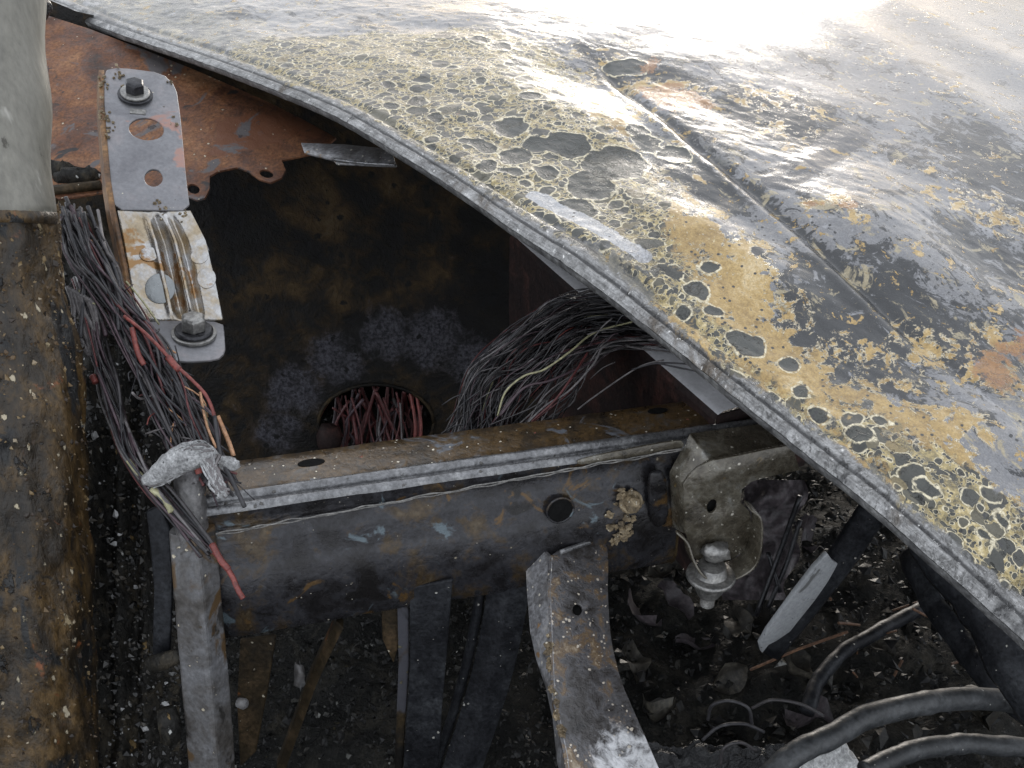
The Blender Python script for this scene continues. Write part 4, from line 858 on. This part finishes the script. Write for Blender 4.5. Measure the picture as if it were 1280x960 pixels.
# ================================================================== LEFT: pipe, rusted column, charred panel, strut
pp = thing('pale_pipe', 'pale grey upright pipe at the left with a flared lower end', 'pipe', tuple(at(10, 275, .74)))
pa, pb = at(-10, -60, .72), at(8, 272, .745)
path = [pa + (pb - pa) * (i / 20) for i in range(21)]
MB().tube(path, [.0335 + .0015 * math.sin(i * .7) for i in range(21)], 40).build('tube', M['pipe_pale'], pp, smooth=True)
ax_ = (pb - pa).normalized()
MB().lathe(pb - ax_ * .006, ax_, [(0, .0335), (.002, .0352), (.006, .0355), (.010, .034)], 36).build('collar', M['column'], pp, smooth=True)
def column(name, cl, rad, mat, seedk, amp_, parent=None, n=110, m=170):
    cl = smoothpath([at(*p) for p in cl], 20); L = len(cl); P = np.zeros((m, n, 3))
    for i in range(m):
        f = i / (m - 1) * (L - 1); k = min(int(f), L - 2); c = cl[k].lerp(cl[k + 1], f - k); r0 = np.interp(i / (m - 1), np.linspace(0, 1, len(rad)), rad)
        for j in range(n):
            a = 2 * math.pi * j / (n - 1); d = Vector((math.cos(a), math.sin(a), 0)); q = c + d * r0
            w = mnoise.fractal(Vector((q.x * 60, q.y * 60, q.z * 20 + seedk)), 1.0, 2.0, 5) + .6 * mnoise.noise(Vector((d.x * 3, d.y * 3, seedk)))
            P[i, j] = q + d * (amp_ * w)
    global COLP; COLP = P
    return grid_obj(name, P, mat, parent, off=tuple(parent_world(parent)) if parent else (0, 0, 0))
cthing = column('rusted_column', [(2, 258, .765), (5, 380, .79), (12, 500, .81), (18, 700, .85), (22, 900, .89), (26, 1080, .93)], [.0375, .045, .056, .062, .066, .072], M['column'], 3.0, .0045)
tag(cthing, 'crusted brown and ochre rusted column below the pale pipe', 'column')
# charred panel between the column and the strut
cp = [(95, 240, 1.02), (205, 240, 1.02)]
rowsP = np.zeros((120, 70, 3))
for i in range(120):
    f = i / 119; y = 262 + f * 800
    for j in range(70):
        g = j / 69; x = 20 + g * 205; d = .93 + .06 * f + .02 * g
        q = at(x, y, d); w = mnoise.fractal(Vector((q.x * 38, q.y * 38, q.z * 16)), 1.0, 2.0, 5)
        rib = .022 * math.exp(-((g - .47) / .07) ** 2) + .018 * math.exp(-((g - .66) / .05) ** 2) + .016 * math.exp(-((g - .82) / .05) ** 2)
        rowsP[i, j] = q - Vector((0, 1, -.2)) * (rib * min(1, f * 3) + .012 * w)
chp = grid_obj('charred_panel', rowsP, M['crust'], None); tag(chp, 'black crusted upright panel between rusted column and grey strut', 'panel')
us_ = thing('upright_strut', 'grey painted upright strut standing at the left end of the rail', 'strut', tuple(at(270, 960, .80)))
def blade(name, pts, d0, d1, th, mat, parent, bev=.0015):
    ys = [p[1] for p in pts]; y0, y1 = min(ys), max(ys)
    v = [at(x, y, d0 + (d1 - d0) * (y - y0) / (y1 - y0)) for x, y in pts]
    return MB().plate(v, Vector(th)).build(name, M[mat], parent, bevel=bev)
ca_, sa_ = math.cos(R(38)), math.sin(R(38)); e1 = AX * ca_ - SX * sa_; e2 = AX * sa_ + SX * ca_
def rrect(c, w, h, r=.004):
    o_ = []
    for (sx_, sy_, a0) in ((1, -1, -90), (1, 1, 0), (-1, 1, 90), (-1, -1, 180)):
        for k in range(4):
            a = R(a0 + 30 * k); o_.append(c + e1 * (sx_ * (w / 2 - r) + r * math.cos(a)) + e2 * (sy_ * (h / 2 - r) + r * math.sin(a)))
    return o_
spth = smoothpath([at(*p) for p in [(240, 660, .822), (245, 720, .828), (252, 800, .846), (259, 880, .866), (265, 960, .885), (270, 1060, .91)]], 10)
MB().loft([rrect(p, .030 + .004 * min(1, i / 30) + .0012 * mnoise.noise(p * 60), .026) for i, p in enumerate(spth)], closed=True, caps=True).build('box_tube', M['strut'], us_, smooth=False)
MB().tube([at(x, y, d) for x, y, d in [(236, 576, .815), (238, 620, .818), (240, 660, .822), (243, 712, .83)]], [.0125, .0125, .0135, .012], 18).build('stub_tube', M['leg'], us_, smooth=True)
MB().lathe(at(298, 878, .80), Vector((1, -.4, .1)), [(0, .004), (.006, .0045), (.008, .003)], 10).build('pin', M['strut'], us_, smooth=True)
ip = thing('inner_plate', 'narrow grey green plate between charred panel and upright strut', 'plate', tuple(at(205, 820, .87)))
blade('web', [(182, 640), (200, 632), (212, 660), (216, 720), (214, 780), (212, 830), (190, 830), (192, 740), (188, 690)], .84, .87, (0, .004, 0), 'dark_steel', ip)
MB().tube([at(188, 832, .86), at(205, 826, .855), at(226, 818, .85)], [.009, .008, .006], 10, flat=.6).build('clip', M['crust'], ip, smooth=True)
MB().tube([at(208, 885, .86), at(212, 905, .86), at(214, 925, .865)], [.008, .010, .008], 10).build('lug', M['crust'], ip, smooth=True)

def crumbs(name, P, n, s0, s1, mat, parent, seed, lo=0.0, hi=1.0):
    r_ = random.Random(seed); mb = MB(); nu, nv = P.shape[:2]
    for _ in range(n):
        i, j = int((lo + (hi - lo) * r_.random()) * (nu - 1)), r_.randrange(nv); c = Vector(P[i, j]); sz = s0 * (s1 / s0) ** (r_.random() ** 1.8); m_ = r_.choice((3, 4, 5)); b = len(mb.v)
        ax1 = Vector((r_.gauss(0, 1), r_.gauss(0, .5), r_.gauss(0, 1))).normalized(); ax2 = ax1.cross(Vector((r_.gauss(0, .4), -1, r_.gauss(0, .4)))).normalized(); nn = ax1.cross(ax2)
        mb.v += [c + (ax1 * math.cos(6.283 * k / m_) * r_.uniform(.5, 1.2) + ax2 * math.sin(6.283 * k / m_) * r_.uniform(.4, 1)) * sz for k in range(m_)] + [c + nn * sz * r_.uniform(.3, .7), c - nn * sz * .5]
        for k in range(m_): mb.f += [(b + k, b + (k + 1) % m_, b + m_), (b + (k + 1) % m_, b + k, b + m_ + 1)]
    return tag(mb.build(name, mat, parent), kind='stuff')
def island_mat(name, stops, rough=.5):
    t = NT(name); g_ = t.new('ShaderNodeNewGeometry'); return t.fin(t.ramp(g_.outputs['Random Per Island'], stops), rough)
M['crumb_brown'] = island_mat('brown_crumbs', [(0, (.008, .007, .006)), (.4, (.03, .018, .010)), (.7, (.085, .05, .02)), (.9, (.16, .11, .05)), (1, (.30, .25, .18))])
M['crumb_grey'] = island_mat('grey_crumbs', [(0, (.005, .005, .005)), (.55, (.016, .015, .014)), (.8, (.05, .042, .03)), (.93, (.13, .13, .13)), (1, (.5, .5, .5))], .4)
crumbs('rust_crumbs', COLP, 2600, .0010, .0042, M['crumb_brown'], cthing, 3)
crumbs('char_crumbs', rowsP, 5200, .0014, .0065, M['crumb_grey'], chp, 4, .1)
# ================================================================== BELOW THE RAIL: struts, dark web, debris
ds = thing('radiator_strut', 'dark blue grey upright strut hanging under the middle of rail', 'strut', tuple(at(530, 980, .95)))
blade('front_face', [(512, 735), (566, 725), (560, 800), (553, 880), (548, 960), (546, 1040), (500, 1040), (506, 930), (512, 830)], .90, 1.06, (0, .004, 0), 'dark_steel', ds)
blade('side_face', [(496, 735), (511, 734), (511, 830), (505, 930), (499, 1040), (490, 1040), (494, 930), (498, 830)], .91, 1.065, (0, .004, 0), 'soot', ds)
cs = thing('curved_strut', 'dark curved steel strut sweeping down behind the support leg', 'strut', tuple(at(600, 960, 1.0)))
sp = smoothpath([at(*p) for p in [(640, 700, .93), (632, 760, .95), (618, 830, .98), (598, 900, 1.01), (578, 960, 1.03), (560, 1030, 1.05)]], 8)
MB().tube(sp, .021, 4, flat=.35, twist=0).build('web', M['dark_steel'], cs, bevel=.002)
MB().tube([p + Vector((-.026, .01, 0)) for p in sp], .005, 8).build('edge_fold', M['dark_steel'], cs, smooth=True)
ts = thing('tan_strut', 'short tan stained bracket under the rail beside the dark strut', 'bracket', tuple(at(485, 800, 1.0)))
blade('web', [(476, 745), (500, 742), (500, 800), (492, 830), (478, 800)], .93, .96, (0, .004, 0), 'brown_steel', ts)
rs = thing('rusty_stay', 'orange rusted stay bar under the left end of the rail', 'bar', tuple(at(340, 900, 1.0)))
MB().tube(smoothpath([at(*p) for p in [(425, 775, .93), (408, 810, .95), (390, 850, .97), (372, 900, 1.0), (350, 960, 1.03)]], 6), .010, 4, flat=.4).build('web', M['brown_steel'], rs, bevel=.001)
MB().blob(at(375, 845, .945), .009, 5, 10, 8, .7, (.6, .5, 1.5)).build('ash_crust', M['strut'], rs, smooth=True)
blade('rear_plate', [(300, 800), (345, 795), (335, 860), (320, 940), (300, 960), (296, 880)], .97, 1.02, (0, .004, 0), 'brown_steel', rs)

# hoses, bars, sticks on the right
def pipe_thing(name, label, cat, pts, r, mat, n=14, group=None, flat=1.0):
    path = smoothpath([at(*p) for p in pts], 14); sd_ = len(name)
    path = [p + Vector((mnoise.noise(p * 22), mnoise.noise(p * 22 + Vector((5, 0, 0))), mnoise.noise(p * 22 + Vector((0, 7, 0))))) * r * .35 for p in path]
    return tag(MB().tube(path, [r * (1 + .10 * mnoise.noise(Vector((i * .35, sd_, 0)))) for i in range(len(path))], n, flat=flat).build(name, M[mat], None, smooth=True), label, cat, group)
pipe_thing('rubber_hose', 'thick grey rubber hose arching across the bottom right corner', 'hose', [(950, 985, .84), (1000, 942, .85), (1060, 908, .87), (1130, 884, .90), (1200, 873, .93), (1280, 878, .95), (1380, 900, .97)], .0105, 'hose', 18)
pipe_thing('flat_hose', 'low dark hose lying below the thick arching hose', 'hose', [(1080, 965, .95), (1130, 942, .97), (1190, 930, .99), (1260, 932, 1.0), (1360, 945, 1.02)], .010, 'hose', 14)
pipe_thing('bent_pipe', 'thin bent dark pipe among the debris under the hood', 'pipe', [(1008, 890, 1.10), (1022, 850, 1.13), (1050, 818, 1.16), (1105, 785, 1.20), (1150, 760, 1.24), (1190, 735, 1.30)], .0085, 'dark_steel', 12)
pipe_thing('brace_bar', 'dark brace bar sloping down towards the right frame edge', 'bar', [(1135, 690, 1.15), (1160, 740, 1.10), (1200, 800, 1.05), (1250, 860, 1.0), (1330, 930, .97)], .016, 'dark_steel', 8, flat=.5)
pipe_thing('brace_bar', 'wide dark brace sloping just under the hood edge', 'bar', [(1090, 600, 1.05), (1150, 670, 1.0), (1215, 750, .95), (1262, 830, .92), (1330, 920, .90)], .022, 'dark_steel', 8, flat=.4)
fb = thing('flat_bar', 'pale grey flat bar leaning among black debris below the hood', 'bar', tuple(at(955, 815, 1.15)))
pv = plane3(at(1040, 695, 1.05), at(955, 812, 1.10), at(1050, 760, 1.12)); nv_ = pv.n if pv.n.y > 0 else -pv.n
MB().plate([pv.hit(*p) for p in [(1035, 692), (1041, 701), (1048, 705), (1043, 717), (1019, 751), (988, 790), (972, 801), (962, 806), (953, 817), (950, 806), (960, 788), (992, 744), (1018, 710)]], nv_ * .006).build('pale_plate', M['pale_bar'], fb, bevel=.0015)  # pale grey is the bar's own paint
MB().tube(smoothpath([at(*p) for p in [(960, 815, 1.13), (1010, 752, 1.10), (1050, 700, 1.07), (1090, 640, 1.03), (1120, 590, 1.0)]], 6), .016, 8, flat=.5).build('backing_tube', M['dark_steel'], fb, smooth=True)
blade_t = thing('scorched_foil', 'crumpled pinkish grey scorched foil hanging behind the mount bracket', 'foil', tuple(at(960, 720, 1.25)))
Pf = np.zeros((26, 30, 3))
for i in range(26):
    for j in range(30):
        x = 925 + 80 * j / 29 + 8 * math.sin(i * .5); y = 600 + 150 * i / 25; d = 1.20 + .03 * mnoise.fractal(Vector((x * .03, y * .03, 2)), 1, 2, 3); Pf[i, j] = at(x - 20 * i / 25, y, d)
grid_obj('sheet', Pf, M['leaf_pink'], blade_t, off=tuple(blade_t.location))
for k, pts in enumerate([[(945, 770, 1.15), (975, 690, 1.13), (1000, 620, 1.1)], [(960, 690, 1.14), (975, 740, 1.14)], [(1000, 650, 1.13), (985, 700, 1.14), (960, 760, 1.14)]]):
    tag(MB().tube(smoothpath([at(*p) for p in pts], 6), .003, 6).build('thin_rod', M['bolt_dark'], None, smooth=True), ['thin black rod leaning behind the mount bracket, the longest one', 'shortest black rod across the scorched foil', 'thin black rod sloping beside the pale flat bar'][k], 'rod', 'rods in front of the scorched foil')
for k in range(12):
    a = at(random.uniform(1030, 1190), random.uniform(720, 860), random.uniform(1.12, 1.3)); b = a + Vector((random.gauss(0, .04), random.gauss(0, .02), random.gauss(0, .035)))
    tag(MB().tube([a, (a + b) / 2 + Vector((0, 0, random.gauss(0, .004))), b], random.uniform(.0009, .0018), 5).build('stick', M['stick'], None), 'thin reddish charred twig in the dark debris under the hood', 'twig', 'charred twigs under the hood')
for k, pts in enumerate([[(885, 900, .98), (890, 882, .97), (912, 876, .96), (935, 885, .96), (940, 905, .97)], [(940, 885, .98), (965, 875, .97), (1000, 880, .97), (1030, 895, .98)], [(878, 925, .96), (900, 908, .95), (930, 905, .95), (955, 915, .96)], [(900, 955, .94), (905, 935, .93), (925, 928, .93), (945, 938, .94)]]):
    tag(MB().tube(smoothpath([at(*p) for p in pts], 8), .0017, 6).build('wire_loop', WM[k % 2], None, smooth=True), ['thin wire loop lying left of the thick hose', 'flat wire arc just above the thick hose', 'curved wire over the melted plastic', 'small wire arch at the bottom edge left of hose'][k], 'wire', 'loose wires by the hose')
tag(MB().blob(at(1035, 955, 1.06), .03, 21, 18, 14, .35, (1, 1, 1.1)).build('ash_lump', M['ash'], None, smooth=True), 'round white ash lump under the thick hose', 'ash lump')
for k, (x, y, r) in enumerate([(835, 940, .03), (870, 950, .026), (905, 945, .028), (940, 962, .026), (850, 965, .03)]):
    pass
Pm = np.zeros((60, 90, 3))
for i in range(60):
    for j in range(90):
        x = 795 + 200 * j / 89; y = 915 + 110 * i / 59; q = at(x, y, 1.08)
        w = mnoise.fractal(Vector((q.x * 28, q.y * 28, 1)), 1, 2, 4); Pm[i, j] = q + Vector((0, 0, .022 * w - .02 * max(0, (15 - i) / 15)))
tag(grid_obj('melted_plastic', Pm, M['gloss_char'], None), 'glossy black lump of melted plastic left of the thick hose', 'plastic')

# large dead leaves / flakes, one by one
def leaf_mesh(sz, seed):
    mb = MB(); n = 7; rings = []
    for i in range(n):
        f = i / (n - 1); w = sz * .34 * math.sin(math.pi * min(.98, f * .93 + .05)) * (1 + .3 * mnoise.noise(Vector((f * 4, seed, 0))))
        lift = sz * .25 * mnoise.noise(Vector((f * 2, seed, 4))); curl = sz * .16 * (1 + mnoise.noise(Vector((f * 2, seed, 9))))
        x = (f - .5) * sz; rings.append([Vector((x, -w, lift + curl)), Vector((x, -w * .5, lift + curl * .3)), Vector((x, 0, lift)), Vector((x, w * .5, lift + curl * .35)), Vector((x, w, lift + curl * 1.1))])
    mb.loft(rings); return mb
from mathutils import Euler
protos = []
for s in range(6):
    mb = leaf_mesh(.05, s * 3.3); me_o = mb.build('dead_leaf', M['leaf'] if s % 3 else M['leaf_pink'], None, smooth=True); protos.append(me_o.data); bpy.data.objects.remove(me_o)
def ground_z(x, y):
    i = min(169, max(0, int((x + 1.6) / 4.2 * 169))); j = min(169, max(0, int((y + .1) / 4.1 * 169))); return GZ[i, j]
def place_leaf(k, x, y, d, sc, lab, m=None):
    o = bpy.data.objects.new('dead_leaf', protos[k % 6]); COL.objects.link(o); p_ = atz(x, y, -.42); o.location = (p_.x, p_.y, ground_z(p_.x, p_.y) + .008)
    o.rotation_euler = (random.uniform(-.7, .9), random.uniform(-.6, .6), random.uniform(0, 6.28)); o.scale = (sc * 1.0, sc * random.uniform(.7, 1.2), sc * random.uniform(.8, 1.8))
    tag(o, lab, 'leaf', 'dead leaves under the rail')
for k, (x, y, sc, lab) in enumerate([(800, 770, 1.5, 'curled grey leaf just right of the support leg'), (830, 725, 1.0, 'small pale leaf up behind the hanging stud'), (790, 830, 1.2, 'dull leaf beside the lower curve of the support leg'), (840, 760, 1.2, 'grey leaf left of the hanging stud thread'),
        (910, 850, 1.0, 'bright crumpled leaf right below the hanging stud'), (990, 850, 1.1, 'tan leaf below the tip of the pale flat bar'), (1010, 910, 1.2, 'tan leaf lying against the thick hose'), (1095, 825, .8, 'small tan leaf under the bent pipe'), (1180, 900, .9, 'pale leaf just above the thick hose on the right'),
        (870, 800, 1.1, 'dark leaf below the hanging stud thread'), (1240, 905, 1.4, 'large leaf between the two hoses at the right edge'), (820, 890, 1.1, 'leaf at the foot of the support leg'), (1000, 690, 1.0, 'leaf standing above the pale flat bar'), (930, 790, 1.0, 'leaf left of the pale flat bar tip')]):
    place_leaf(k, x, y, 1.12 + .1 * random.random(), sc, lab)

# small debris: thousands of flakes and crumbs, uncountable
rng2 = random.Random(5); db = MB()
def flake(c, sz):
    n = rng2.choice((3, 4, 4, 5)); rot = Euler((rng2.uniform(-.9, .9), rng2.uniform(-.9, .9), rng2.uniform(0, 6.28))).to_matrix()
    ptsf = [rot @ Vector((math.cos(6.283 * (k + rng2.uniform(-.3, .3)) / n) * sz * rng2.uniform(.5, 1.2), math.sin(6.283 * k / n) * sz * rng2.uniform(.35, 1), 0)) for k in range(n)]
    top_ = rot @ Vector((rng2.uniform(-.2, .2) * sz, rng2.uniform(-.2, .2) * sz, sz * rng2.uniform(.15, .6))); b = len(db.v)
    db.v += [c + p for p in ptsf] + [c + top_, c - top_ * .5]
    for k in range(n):
        db.f.append((b + k, b + (k + 1) % n, b + n)); db.f.append((b + (k + 1) % n, b + k, b + n + 1))
def scatter(n, x0, x1, y0, y1, sz0, sz1, h):
    for _ in range(n):
        x, y = rng2.uniform(x0, x1), rng2.uniform(y0, y1); flake(Vector((x, y, ground_z(x, y) + rng2.random() ** 2 * h)), sz0 * (sz1 / sz0) ** (rng2.random() ** 1.6))
scatter(13000, -.55, .95, .45, 1.7, .002, .008, .02)
scatter(4200, .05, .95, .5, 1.6, .004, .014, .03)
scatter(4000, -.45, .1, .55, 1.1, .002, .007, .08)
dob = db.build('char_debris', M['debris'], None); tag(dob, 'black and grey charred flakes and crumbs covering the ground', 'debris', kind='stuff')
